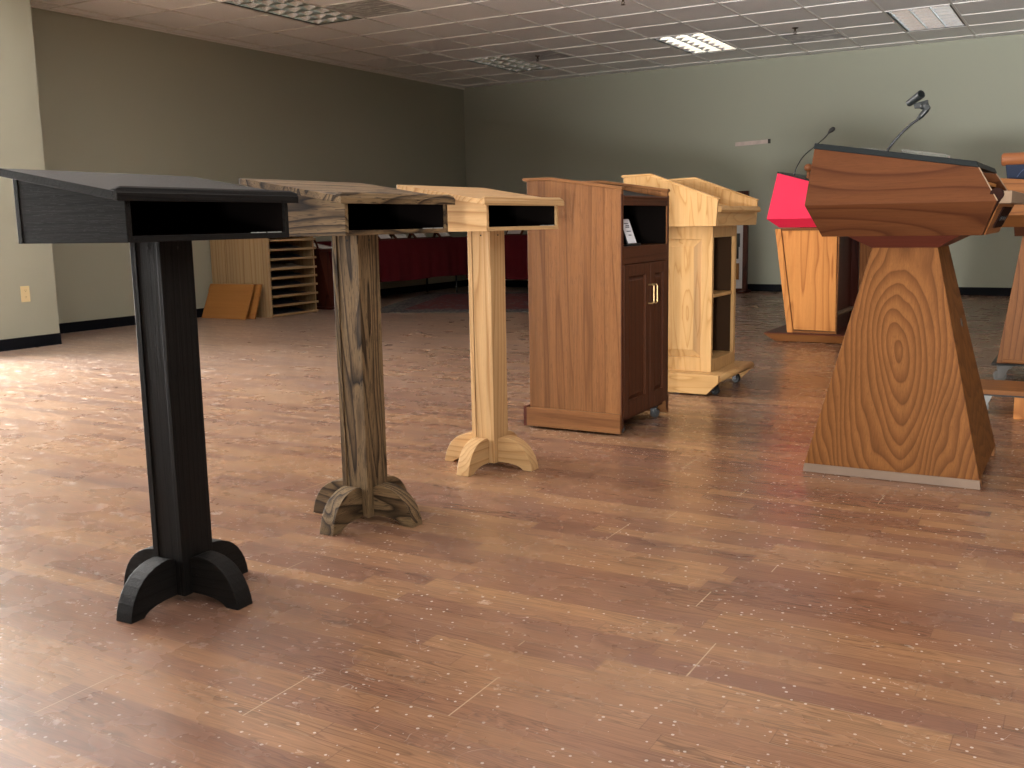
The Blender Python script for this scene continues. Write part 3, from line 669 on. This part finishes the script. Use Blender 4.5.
# book rest bar along the fold, on the presenter's side, with dark end
e = MB(); e.box(-.325, -.272, 3.905, 4.665, 1.035, 1.078); build('pull_out_shelf', e, M['edge_light'], t_, bevel=.003)
e = MB(); e.tube([(-.318, 3.882, 1.066), (-.318, 3.905, 1.066)], .022, 18); e.slab([(-.338, 3.884, 1.06), (-.302, 3.884, 1.06), (-.362, 3.955, .945), (-.378, 3.955, .945)], (.004, .012, 0)); build('end_trim', e, M['darktrim'], t_, bevel=.001)
n_ = Vector((.118, 0, -.05)).normalized()
def lowface(u, v):      # u along y 0..1, v from the bottom 0..1
    a = Vector((-.365, 3.965 + .635 * u, .925)); b_ = Vector((-.315, 3.87 + .82 * u, 1.043)); return a + (b_ - a) * v
e = MB(); e.slab([lowface(.10, .02), lowface(.99, .02), lowface(.99, .95), lowface(.10, .95)], n_ * .004); build('lower_front', e, M['walnuty'], t_)
e = MB(); e.slab([lowface(.34, .22) + n_ * .004, lowface(.86, .22) + n_ * .004, lowface(.86, .86) + n_ * .004, lowface(.34, .86) + n_ * .004], n_ * .005); pl = build('control_plate', e, M['darktrim'], t_)
for k in range(3):
    c_ = lowface(.45 + .13 * k, .52) + n_ * .009
    e = MB(); e.tube([c_, c_ + n_ * .004], .010, 12); build('button', e, M['blackplastic'], pl)
# gooseneck with empty clip
t2 = thing('gooseneck_clip', 'thick black gooseneck with an empty microphone clip on the walnut podium', 'microphone holder', (-.752, 4.28, 1.240))
def arc(pts, n=18):      # Catmull-Rom
    P = [Vector(p) for p in pts]; P = [P[0] * 2 - P[1]] + P + [P[-1] * 2 - P[-2]]; o = []
    for i in range(1, len(P) - 2):
        for k in range(n):
            s = k / n
            o.append(.5 * ((2 * P[i]) + (P[i + 1] - P[i - 1]) * s + (2 * P[i - 1] - 5 * P[i] + 4 * P[i + 1] - P[i + 2]) * s * s + (3 * P[i] - P[i - 1] - 3 * P[i + 1] + P[i + 2]) * s ** 3))
    o.append(P[-2]); return o
o0 = Vector((-.752, 4.28, 1.240))
gp = [Vector(p) - o0 for p in ((-.752, 4.28, 1.240), (-.748, 4.28, 1.262), (-.718, 4.28, 1.301), (-.679, 4.28, 1.341), (-.640, 4.28, 1.371), (-.628, 4.28, 1.385))]
e = MB(); e.tube(arc(gp, 8), .0052, 12); build('gooseneck', e, M['blackmetal'], t2, smooth=True)
e = MB(); e.tube([(0, 0, -.003), (0, 0, .006)], .014, 16); build('mount', e, M['blackplastic'], t2)
e = MB(); g1 = Vector((-.643, 4.28, 1.368)) - o0; g2 = Vector((-.612, 4.28, 1.405)) - o0
e.tube([g1, g1.lerp(g2, .3), g2], [.007, .0105, .0115], 14)
e.tube([g2 + Vector((0, -.012, .004)), g2 + Vector((0, .012, .004))], .011, 14)
e.ball((g2.x - .012, 0, g2.z + .014), .017, 1.1, .8, 1); e.prism([(g2.x - .045, g2.z + .004), (g2.x + .004, g2.z + .004), (g2.x + .002, g2.z + .034), (g2.x - .05, g2.z + .022)], 'y', -.009, .009); build('swivel', e, M['blackplastic'], t2, bevel=.002)
c1 = Vector((-.682, 4.30, 1.433)) - o0; c2 = Vector((-.630, 4.245, 1.458)) - o0
e = MB(); nn = 20; d_ = (c2 - c1).normalized(); s_ = d_.cross(Vector((0, 0, 1))).normalized(); u_ = s_.cross(d_)
vs = []; fs = []
rings = [(c1, .0135), (c2, .0165), (c2, .0135), (c1 + d_ * .004, .0105)]
for p_, r_ in rings:
    for k in range(nn): a = 2 * PI * k / nn; vs.append(p_ + (s_ * math.cos(a) + u_ * math.sin(a)) * r_)
for i in range(4):
    for k in range(nn):
        a = i * nn + k; b_ = i * nn + (k + 1) % nn; c_ = ((i + 1) % 4) * nn
        fs.append((a, b_, c_ + (k + 1) % nn, c_ + k))
e.add(vs, fs); build('clip', e, M['blackplastic'], t2, smooth=False, bevel=0)
# clear acrylic pieces lying on the podium top
t = NT('clear_acrylic'); M['acrylic'] = t.out((.85, .86, .85), .12, Transmission_Weight=.6, IOR=1.2, Alpha=.22)
def rounded(w, d, r, n=6):
    o = []
    for cx_, cy_, a0 in ((w - r, d - r, 0), (-w + r, d - r, 90), (-w + r, -d + r, 180), (w - r, -d + r, 270)):
        for k in range(n + 1):
            a = math.radians(a0 + 90 * k / n); o.append((cx_ + r * math.cos(a), cy_ + r * math.sin(a)))
    return o
o_ = build('acrylic_cover', MB().prism(rounded(.085, .10, .03), 'z', 0, .022), M['acrylic'], bevel=.006); o_.location = (-.62, 4.36, 1.222); o_.rotation_euler = (0, math.radians(9.2), 0); tag(o_, 'clear acrylic cover lying on the walnut podium top behind the gooseneck', 'acrylic cover')
o_ = build('acrylic_cover', MB().prism(rounded(.05, .05, .03), 'z', 0, .016), M['acrylic'], bevel=.005); o_.location = (-.83, 4.40, 1.256); o_.rotation_euler = (0, math.radians(9.2), 0); tag(o_, 'small clear acrylic cover on the high left end of the walnut podium top', 'acrylic cover')

# --- red podium
RY = .10
t_ = thing('red_podium', 'podium with bright red head and orange-brown wooden tapered body', 'podium', (0, 0, 0))
e = MB(); loft(e, (-2.255, -1.720, 8.162, 9.06, .004), (-2.345, -1.695, 8.13, 9.12, .066)); build('base', e, M['walnutx'], t_, bevel=.003)
e = MB(); e.box(-2.335, -1.70, 8.14, 9.11, .066, .074); build('base_cap', e, M['mahoganyx'], t_, bevel=.002)
bb, tt = (-2.165, -1.775, 8.22, 8.86, .074), (-2.285, -1.785, 8.22, 8.86, .915)
e = MB(); e.hexa([(bb[0], 8.24, .074), (bb[1] - .06, 8.24, .074), (bb[1] - .06, 9.0, .074), (bb[0], 9.0, .074)], [(tt[0], 8.24, .91), (tt[1] - .06, 8.24, .91), (tt[1] - .06, 9.0, .91), (tt[0], 9.0, .91)])
build('body_core', e, M['mahoganyz'], t_)
def side(y0, y1):
    def X(f_, z): return tt[0] * ((z - .074) / .841) + bb[0] * (1 - (z - .074) / .841) + f_
    e = MB(); e.prism([(X(.055, .10), .10), (bb[1] - .008, .074 + .02), (tt[1] - .008, .895), (X(.055, .895), .895)], 'y', y0, y1); build('side_panel', e, M['orangewoodz'], t_, bevel=.0015)
    e = MB(); e.prism([(X(0, .074), .074), (X(.048, .074), .074), (X(.048, .91), .91), (X(0, .91), .91)], 'y', y0 - .004, y1); build('corner_post', e, M['orangewoodz'], t_, bevel=.003)
    e = MB(); e.prism([(X(.048, .074), .074), (bb[1], .074), (bb[1], .092), (X(.048, .092), .092)], 'y', y0, y1); e.prism([(X(.048, .895), .897), (tt[1], .897), (tt[1], .915), (X(.048, .915), .915)], 'y', y0, y1)
    e.box(bb[1] - .008, bb[1], y0, y1, .092, .897); build('side_rail', e, M['walnutx'], t_)
side(8.20, 8.24)
far_ = MB(); far_.hexa([(bb[0], 9.0, .074), (bb[1], 9.0, .074), (bb[1], 9.04, .074), (bb[0], 9.04, .074)], [(tt[0], 9.0, .915), (tt[1], 9.0, .915), (tt[1], 9.04, .915), (tt[0], 9.04, .915)]); build('side_panel', far_, M['mahoganyz'], t_, bevel=.002)
e = MB(); e.box(-1.835, -1.775, 8.24, 9.0, .215, .23); build('shelf', e, M['edge_light'], t_)
faceted_head(t_, (-2.235, -1.72, 8.15, 9.06, .920), (-2.312, -1.60, 8.05, 9.16, .990), (-2.245, -1.66, 8.09, 9.12, 1.348, 1.180), M['red'], M['red'], M['blackplastic'], True, .012)
t2 = thing('gooseneck_microphone', 'thin black gooseneck microphone rising from the red podium', 'microphone', (-2.13, 8.2, 1.30))
o0 = Vector((-2.13, 8.2, 1.30))
gp = [Vector(p) - o0 for p in ((-2.135, 8.2, 1.30), (-2.133, 8.2, 1.365), (-2.08, 8.2, 1.465), (-1.995, 8.2, 1.54), (-1.915, 8.2, 1.605), (-1.875, 8.2, 1.652))]
e = MB(); e.tube(arc(gp, 8), .0042, 10); build('gooseneck', e, M['blackmetal'], t2, smooth=True)
e = MB(); e.tube([gp[-1] - Vector((.012, 0, .014)), gp[-1], gp[-1] + Vector((.012, 0, .010)), gp[-1] + Vector((.030, 0, .024)), gp[-1] + Vector((.037, 0, .029))], [.005, .012, .018, .016, .007], 14); build('capsule', e, M['blackrubber'], t2, smooth=True)
o_ = build('turned_knob', MB().ball((0, 0, .03), .034, 1, 1, .95, 16).tube([(0, 0, -.10), (0, 0, .01)], .014, 12), M['rustcushion'], smooth=True); o_.location = (-2.055, 8.3, 1.36)
tag(o_, 'round brown wooden knob standing on the red podium top', 'knob')

# --- maple-brown column behind the two podiums, mostly hidden
t_ = thing('tapered_podium', 'light brown tapered podium hidden between the red and the walnut podium', 'podium', (-1.95, 10.2, 0))
e = MB(); loft(e, (-.36, .36, -.3, .3, .07), (-.24, .30, -.2, .2, .93)); build('column', e, M['walnutz'], t_, bevel=.002)
e = MB(); e.box(-.42, .42, -.36, .36, .0, .07); build('base', e, M['mahoganyx'], t_, bevel=.003)
faceted_head(t_, (-.28, .32, -.3, .3, .93), (-.34, .38, -.38, .38, .99), (-.32, .34, -.36, .36, 1.12, 1.05), M['walnutdarkx'], M['walnutdarkx'], M['blacklaminate'], False)

# --- walnut podium on casters at the right edge
t_ = thing('rolling_podium', 'walnut podium on grey casters cut by the right edge of the photo', 'podium', (0, 0, 0))
e = MB(); loft(e, (-.490, .19, 6.60, 7.25, .118), (-.395, .08, 6.66, 7.19, .872)); build('column', e, M['orangewoodz'] if False else M['walnutz'], t_, bevel=.0015)
e = MB(); e.box(-.455, .16, 6.588, 6.60, .122, .145); build('foot_moulding', e, M['walnutx'], t_, bevel=.003)
e = MB(); e.box(-.515, .22, 6.58, 7.28, .108, .118); build('base_plate', e, M['blackplastic'], t_)
for (x, y) in ((-.455, 6.665), (.15, 6.665), (-.455, 7.2), (.15, 7.2)): caster(t_, x, y, .108, .036, -2.9, M['greyrubber'], M['steelgrey'], 1.5)
e = MB(); loft(e, (-.435, .12, 6.62, 7.23, .868), (-.44, .125, 6.60, 7.25, .925)); build('neck', e, M['walnutdarkx'], t_)
faceted_head(t_, (-.50, .19, 6.52, 7.3, .922), (-.56, .26, 6.42, 7.4, .99), (-.555, .15, 6.46, 7.36, 1.192, 1.125), M['walnutx'], M['walnutx'], M['walnutx'], False, .012)
# rail-topped navy rest on it
t2 = thing('navy_book_rest', 'navy fabric rest with rounded orange-brown wooden top rail at right edge', 'book rest', (-.47, 6.76, 1.190))
e = MB(); e.hexa([(-.03, -.02, .004), (.50, -.02, -.050), (.50, .02, -.050), (-.03, .02, .004)], [(-.045, -.02, .10), (.50, -.02, .10), (.50, .02, .10), (-.045, .02, .10)]); build('panel', e, M['navy'], t2, bevel=.004)
e = MB(); e.tube(arc([(0.02, -.023, .02), (.05, -.023, .06), (.10, -.023, .08), (.18, -.023, .085)], 8), .002, 6); build('piping', e, plain('blue_piping', (.05, .07, .13), .6), t2)
e = MB(); e.tube([(-.068, 0, .127), (-.060, 0, .127), (.50, 0, .121)], [.028, .038, .038], 20); build('top_rail', e, M['rustcushion'], t2, smooth=True)

# --- low platform of another podium at the right edge
t_ = thing('podium_platform', 'low brown podium platform on chrome casters behind the large walnut podium', 'podium base', (0, 0, 0))
e = MB(); e.box(-.52, .62, 5.42, 5.76, .118, .142); build('platform_board', e, M['walnutx'], t_, bevel=.003)
e = MB(); e.box(-.50, .60, 5.44, 5.74, .108, .118); build('under_plate', e, M['blackplastic'], t_)
e = MB(); e.box(-.315, -.225, 5.44, 5.56, .0, .108); build('foot_block', e, M['orangewoodz'], t_, bevel=.002)
e = MB(); e.box(.40, .49, 5.44, 5.56, .0, .108); build('foot_block', e, M['orangewoodz'], t_, bevel=.002)
for (x, y) in ((-.455, 5.57), (.55, 5.66)): caster(t_, x, y, .108, .034, -2.9, M['greyrubber'], M['steelgrey'], 1.4)
e = MB(); loft(e, (-.02, .55, 5.45, 5.73, .142), (.08, .48, 5.5, 5.68, .95)); build('column', e, M['walnutz'], t_, bevel=.002)
faceted_head(t_, (.03, .55, 5.46, 5.86, .95), (-.02, .62, 5.40, 5.95, 1.02), (.0, .55, 5.44, 5.90, 1.23, 1.14), M['walnutx'], M['walnutx'], M['blacklaminate'], False, .012)

# ------------------------------------------------------------------ far left: rack, boards
t_ = thing('display_rack', 'pale wooden rack of closely spaced open shelves by the left wall', 'rack', (-8.33, 8.74, 0))
rx0, rx1, ry0, ry1, rh = -8.775 + 8.33, -7.90 + 8.33, 8.30 - 8.74, 9.05 - 8.74, 1.08
e = MB(); e.box(rx0, rx1, ry0, ry0 + .02, 0, rh); build('side_panel', e, M['birchz'], t_)
e = MB(); e.box(rx0, rx0 + .22, ry0 - .012, ry0 - .001, .0, rh - .01); build('side_board', e, M['birchz'], t_, bevel=.002)
e = MB(); e.box(rx0, rx1, ry1 - .02, ry1, 0, rh); build('side_panel', e, M['birchz'], t_)
e = MB(); e.box(rx0, rx0 + .012, ry0 + .02, ry1 - .02, 0, rh); build('back_panel', e, M['birchz'], t_)
zsh = [.012, .118, .222, .325, .425, .525, .632, .737, .842, .95, 1.06]
for z in zsh:
    e = MB(); e.box(rx0 + .012, rx1, ry0 + .02, ry1 - .02, z, z + .02); e.box(rx1, rx1 + .018, ry0 + .018, ry1 + .016, z - .002, z + .022); build('shelf', e, M['birchy'], t_)
e = MB(); e.box(rx0 + .012, rx1 - .012, -.004, .004, .03, rh - .02); 
def bundle(seed, m, lx, ly, lz):
    rnd = random.Random(seed); e = MB(); n1, n2 = 12, 16
    ph = [rnd.uniform(0, 6) for _ in range(6)]
    def H(u, v):
        h = .35 + .25 * math.sin(u * 9 + ph[0]) * math.sin(v * 7 + ph[1]) + .2 * math.sin(v * 17 + ph[2] + u * 4) + .15 * math.sin(u * 21 + ph[3])
        return max(.12, h) * lz * min(1, 6 * min(u, 1 - u) + .25) * min(1, 6 * min(v, 1 - v) + .25)
    vs = [(lx * (i / n1 - .5), ly * (j / n2 - .5), H(i / n1, j / n2)) for i in range(n1 + 1) for j in range(n2 + 1)]
    vs += [(p_[0], p_[1], 0) for p_ in vs]; k = (n1 + 1) * (n2 + 1); fs = []
    for i in range(n1):
        for j in range(n2):
            a = i * (n2 + 1) + j; fs.append((a, a + n2 + 1, a + n2 + 2, a + 1)); fs.append((k + a, k + a + 1, k + a + n2 + 2, k + a + n2 + 1))
    def wall(a, b_): fs.append((a, b_, k + b_, k + a))
    for i in range(n1): wall(i * (n2 + 1), (i + 1) * (n2 + 1)); wall((i + 1) * (n2 + 1) + n2, i * (n2 + 1) + n2)
    for j in range(n2): wall(j + 1, j); wall(n1 * (n2 + 1) + j, n1 * (n2 + 1) + j + 1)
    return e.add(vs, fs)
names_ = ['bottom', 'second', 'third', 'fourth', 'fifth', 'sixth', 'seventh', 'eighth']
for i in range(8):
    z = zsh[i] + .02; bg = i in (5,)
    o_ = build('cord_bundle' if bg else 'folded_cloth', bundle(i, M['clothbeige'], .5, .54, .06 if bg else .05), M['clothbeige'] if bg else M['clothdark'], smooth=True)
    o_.location = (-8.19, 8.675 + random.uniform(-.015, .015), z)
    tag(o_, f'{"beige cord bundle" if bg else "dark folded cloth"} on the {names_[i]} shelf from the floor of the pale rack', 'cord' if bg else 'cloth')
def leaning(name, x0, x1, yb_, yt, h, m, label):
    e = MB(); e.slab([(x0, yb_, .002), (x1, yb_, .002), (x1, yt, h), (x0, yt, h)], (0, .018, .0018)); e2 = thing(name, label, 'board', (0, 0, 0))
    build('board', e, m, e2, bevel=.002)
    e = MB(); sx = x0 + .03
    e.slab([(x0 + .0, yb_ - .001 + (yt - yb_) * .78, .002 + h * .78), (x1, yb_ - .001 + (yt - yb_) * .78, .002 + h * .78), (x1, yt - .001, h), (x0, yt - .001, h)], (0, -.006, -.001)); build('top_rail', e, m, e2, bevel=.002)
leaning('wooden_panel', -8.70, -8.03, 8.02, 8.19, .375, M['amberx'], 'front orange-brown board leaning against the pale rack')
leaning('wooden_panel', -8.55, -7.965, 8.10, 8.235, .375, M['amberx'], 'rear orange-brown board behind the other one against the pale rack')

# ------------------------------------------------------------------ skirted tables
def skirted_table(label, x0, x1, y0, y1, z0, zt, sides):
    t_ = thing('skirted_table', label, 'table', (0, 0, 0))
    e = MB(); e.box(x0 + .01, x1 - .01, y0 + .01, y1 - .01, zt - .035, zt - .004); build('tabletop', e, M['fixture'], t_)
    legs = [(x0 + .1, y0 + .2), (x1 - .1, y0 + .2), (x0 + .1, y1 - .2), (x1 - .1, y1 - .2)]
    for lx, ly in legs:
        e = MB(); e.tube([(lx, ly, 0), (lx, ly, zt - .035)], .014, 8); build('leg', e, M['blackmetal'], t_)
    e = MB(); P = []; n = 60
    per = [(x0, y0), (x1, y0), (x1, y1), (x0, y1)]
    L = 2 * (x1 - x0 + y1 - y0); s = 0; st = .05
    pts = []
    for k in range(4):
        a, b_ = Vector(per[k]), Vector(per[(k + 1) % 4]); d = (b_ - a); ln = d.length; nrm = Vector((d.y, -d.x)).normalized(); m_ = max(2, int(ln / st))
        for i in range(m_): pts.append((a + d * i / m_, nrm, s + ln * i / m_))
        s += ln
    N = len(pts); rows = [(zt, 0), (zt - .02, .004), (zt - .12, .3), ((zt + z0) / 2, .7), (z0, 1)]
    vs = []
    for z, k in rows:
        for p_, nr, ss in pts:
            w_ = .012 * k * (math.sin(ss * 11) + .5 * math.sin(ss * 27 + 1)) + .02 * k
            q_ = p_ + nr * w_; vs.append((q_.x, q_.y, z + (.006 * math.sin(ss * 5) if k == 1 else 0)))
    fs = []
    for r_ in range(len(rows) - 1):
        for i in range(N): a = r_ * N + i; b_ = r_ * N + (i + 1) % N; fs.append((a, a + N, b_ + N, b_))
    fs.append(tuple(range(N)))
    e.add(vs, fs); o_ = build('tablecloth', e, M['redcloth'], None, smooth=False)
    tag(o_, 'dark red cloth hanging over the long table by the left wall' if 'left wall' in label else 'dark red cloth hanging over the table by the back wall', 'tablecloth')
    sd = o_.modifiers.new('s', 'SOLIDIFY'); sd.thickness = .003; sd.offset = 1
    return t_
TZ = .80
skirted_table('long folding table under dark red cloth along the left wall', -8.72, -8.0, 9.62, 12.55, .265, TZ, 0)
skirted_table('folding table under dark red cloth along the back wall', -8.28, -5.9, 12.92, 13.66, .175, TZ + .01, 0)
# little book rests with white sheets standing on the table
def book_rest(x, y, label, rz=0, s=1.0, zt=TZ + .003):
    t_ = thing('tabletop_book_rest', label, 'book rest', (x, y, zt), rz, group=None)
    e = MB(); e.prism([(.11 * s, 0), (.125 * s, 0), (-.03 * s, .16 * s), (-.045 * s, .155 * s)], 'y', -.14 * s, .14 * s); e.prism([(-.10 * s, 0), (-.085 * s, 0), (-.03 * s, .12 * s), (-.04 * s, .13 * s)], 'y', -.03, .03)
    e.box(-.10 * s, .14 * s, -.14 * s, -.12 * s, 0, .012); e.box(-.10 * s, .14 * s, .12 * s, .14 * s, 0, .012); build('rest', e, M['mahoganyy'], t_, bevel=.002)
    e = MB(); e.slab([(.119 * s, -.11 * s, .02 * s), (.119 * s, .11 * s, .02 * s), (-.018 * s, .11 * s, .158 * s), (-.018 * s, -.11 * s, .158 * s)], (.004, 0, .003)); build('sheet', e, M['paper'], t_)
    return t_
for i, (y, lab) in enumerate(((10.62, 'white sheet on a dark book rest at the near end of the red table'), (10.98, 'second dark book rest with white sheet from the near end of the red table'), (11.42, 'third dark book rest with white sheet from the near end of the red table'), (12.02, 'fourth dark book rest with white sheet, furthest along the red table'))):
    book_rest(-8.16, y, lab)
book_rest(-7.5, 13.12, 'dark book rest with white sheet on the red table along the back wall', -PI / 2, 1.0, TZ + .013)
# dark cherry stand left of the tables
t_ = thing('dark_stand', 'dark red-brown slanted wooden stand between the pale rack and the red table', 'stand', (-8.1, 9.42, 0))
e = MB(); e.prism([(-.17, .70), (-.05, .70), (.06, .0), (-.06, .0)], 'x', -.12, .12) if False else e.hexa([(-.12, .0, 0), (.12, .0, 0), (.12, .11, 0), (-.12, .11, 0)], [(-.12, -.20, .70), (.12, -.20, .70), (.12, -.02, .70), (-.12, -.02, .70)]); build('pillar', e, M['mahoganyz'], t_, bevel=.004)
e = MB(); e.box(-.14, .14, -.04, .14, 0, .03); build('base', e, M['mahoganyy'], t_, bevel=.004)
e = MB(); e.prism([(-.2, .70), (.2, .70), (.2, .73), (-.2, .80)], 'y', -.25, .12); build('desk_top', e, M['mahoganyy'], t_, bevel=.004)
e = MB(); e.tube(arc([(.15, -.24, .74), (.1, -.235, .83), (0, -.225, .87), (-.12, -.22, .86), (-.19, -.22, .80)], 6), .012, 8); build('arched_rail', e, M['mahoganyy'], t_)
o_ = build('paper_sheet', MB().slab([(.17, -.12, .020), (.17, .09, .020), (-.15, .09, .080), (-.15, -.12, .080)], (0, 0, .004)), M['paper']); o_.location = (-8.1, 9.36, .715); tag(o_, 'white sheet lying on the dark red-brown stand', 'paper')
# rug
o_ = build('patterned_rug', MB().box(-1.2, 1.2, -1.6, 1.6, 0, .008), M['rug']); o_.location = (-6.75, 11.10, 0); o_.rotation_euler = (0, 0, math.radians(22)); tag(o_, 'dark red and blue oriental rug on the floor before the red tables', 'rug')

# ------------------------------------------------------------------ framed display board behind the maple lectern
t_ = thing('display_board', 'tall dark-framed white display board behind the maple lectern', 'display board', (-4.6, 13.4, 0))
e = MB(); e.box(-.42, .44, .0, .03, .05, 1.36); build('backing', e, M['paper'], t_)
e = MB(); e.box(.44, .50, -.02, .04, 0, 1.36); e.box(-.48, -.42, -.02, .04, 0, 1.36); e.box(-.42, .44, -.015, .035, 1.30, 1.36); e.box(-.42, .44, -.015, .035, 0, .06); build('frame', e, M['mahoganyz'], t_, bevel=.003)
e = MB(); e.box(-.48, -.40, -.16, .2, 0, .03); e.box(.42, .50, -.16, .2, 0, .03); build('foot', e, M['mahoganyy'], t_)
e = MB(); e.box(.25, .395, -.02, 0, .62, .80); e.box(.25, .38, -.03, 0, .46, .62); build('sample', e, M['blackplastic'], t_)
e = MB(); e.box(.25, .39, -.02, 0, .18, .40); build('sample', e, M['amberz'], t_)
e = MB(); e.box(.25, .39, -.02, 0, .93, 1.1); build('sample', e, M['walnutz'], t_)

# ------------------------------------------------------------------ daylight and an added ceiling fill
def area(name, loc, rot, sx, sy, watts, col):
    l = bpy.data.lights.new(name, 'AREA'); l.shape = 'RECTANGLE'; l.size = sx; l.size_y = sy; l.energy = watts; l.color = col
    o = bpy.data.objects.new(name, l); COL.objects.link(o); o.location = loc; o.rotation_euler = rot
    return o
for (a, b_), pw_ in zip(BAYS, (980, 1330)):
    area('daylight_bay', (XL - .2, (a + b_) / 2, (WZ0 + WZ1) / 2), (0, -PI / 2, 0), WZ1 - WZ0, b_ - a, pw_, (1, .985, .96))
fc = area('added_ceiling_fill', (1.35, -5.6, .25), (math.radians(90 + 21), 0, math.radians(6)), 1.1, .5, 330, (1, .985, .97)); fc.data.spread = math.radians(54)  # unseen lamp added to brighten the ceiling and upper wall
area('daylight_doorway', (1.55, -7.0, 1.25), (PI / 2, 0, 0), .42, 2.1, 700, (1, .985, .94))

w_ = bpy.data.worlds.new('world'); sc.world = w_; w_.use_nodes = True
bg = w_.node_tree.nodes['Background']; bg.inputs[0].default_value = (.75, .85, 1, 1); bg.inputs[1].default_value = .6

# ------------------------------------------------------------------ camera
cd = bpy.data.cameras.new('camera'); cam = bpy.data.objects.new('camera', cd); COL.objects.link(cam)
cd.sensor_width = 36; cd.sensor_fit = 'HORIZONTAL'; cd.lens = 1006 / 1024 * 36; cd.clip_start = .05; cd.clip_end = 100
Fv = Vector((-0.49683864, 0.85324095, -0.15852837)); Rv = Vector((0.8654711, 0.50064002, -0.01787014)); Uv = Vector((-0.06411811, 0.1460803, 0.98719269))
mt = Matrix((Rv, Uv, -Fv)).transposed().to_4x4(); mt.translation = (0, 0, 1.0); cam.matrix_world = mt
sc.camera = cam
vs_ = sc.view_settings; vs_.view_transform = 'Standard'; vs_.look = 'None'; vs_.gamma = 1; vs_.use_curve_mapping = False; vs_.exposure = -.27
cy = sc.cycles
cy.use_denoising = True; cy.max_bounces = 10; cy.diffuse_bounces = 6; cy.glossy_bounces = 4; cy.sample_clamp_indirect = 6
try: cy.denoiser = 'OPENIMAGEDENOISE'
except Exception: pass
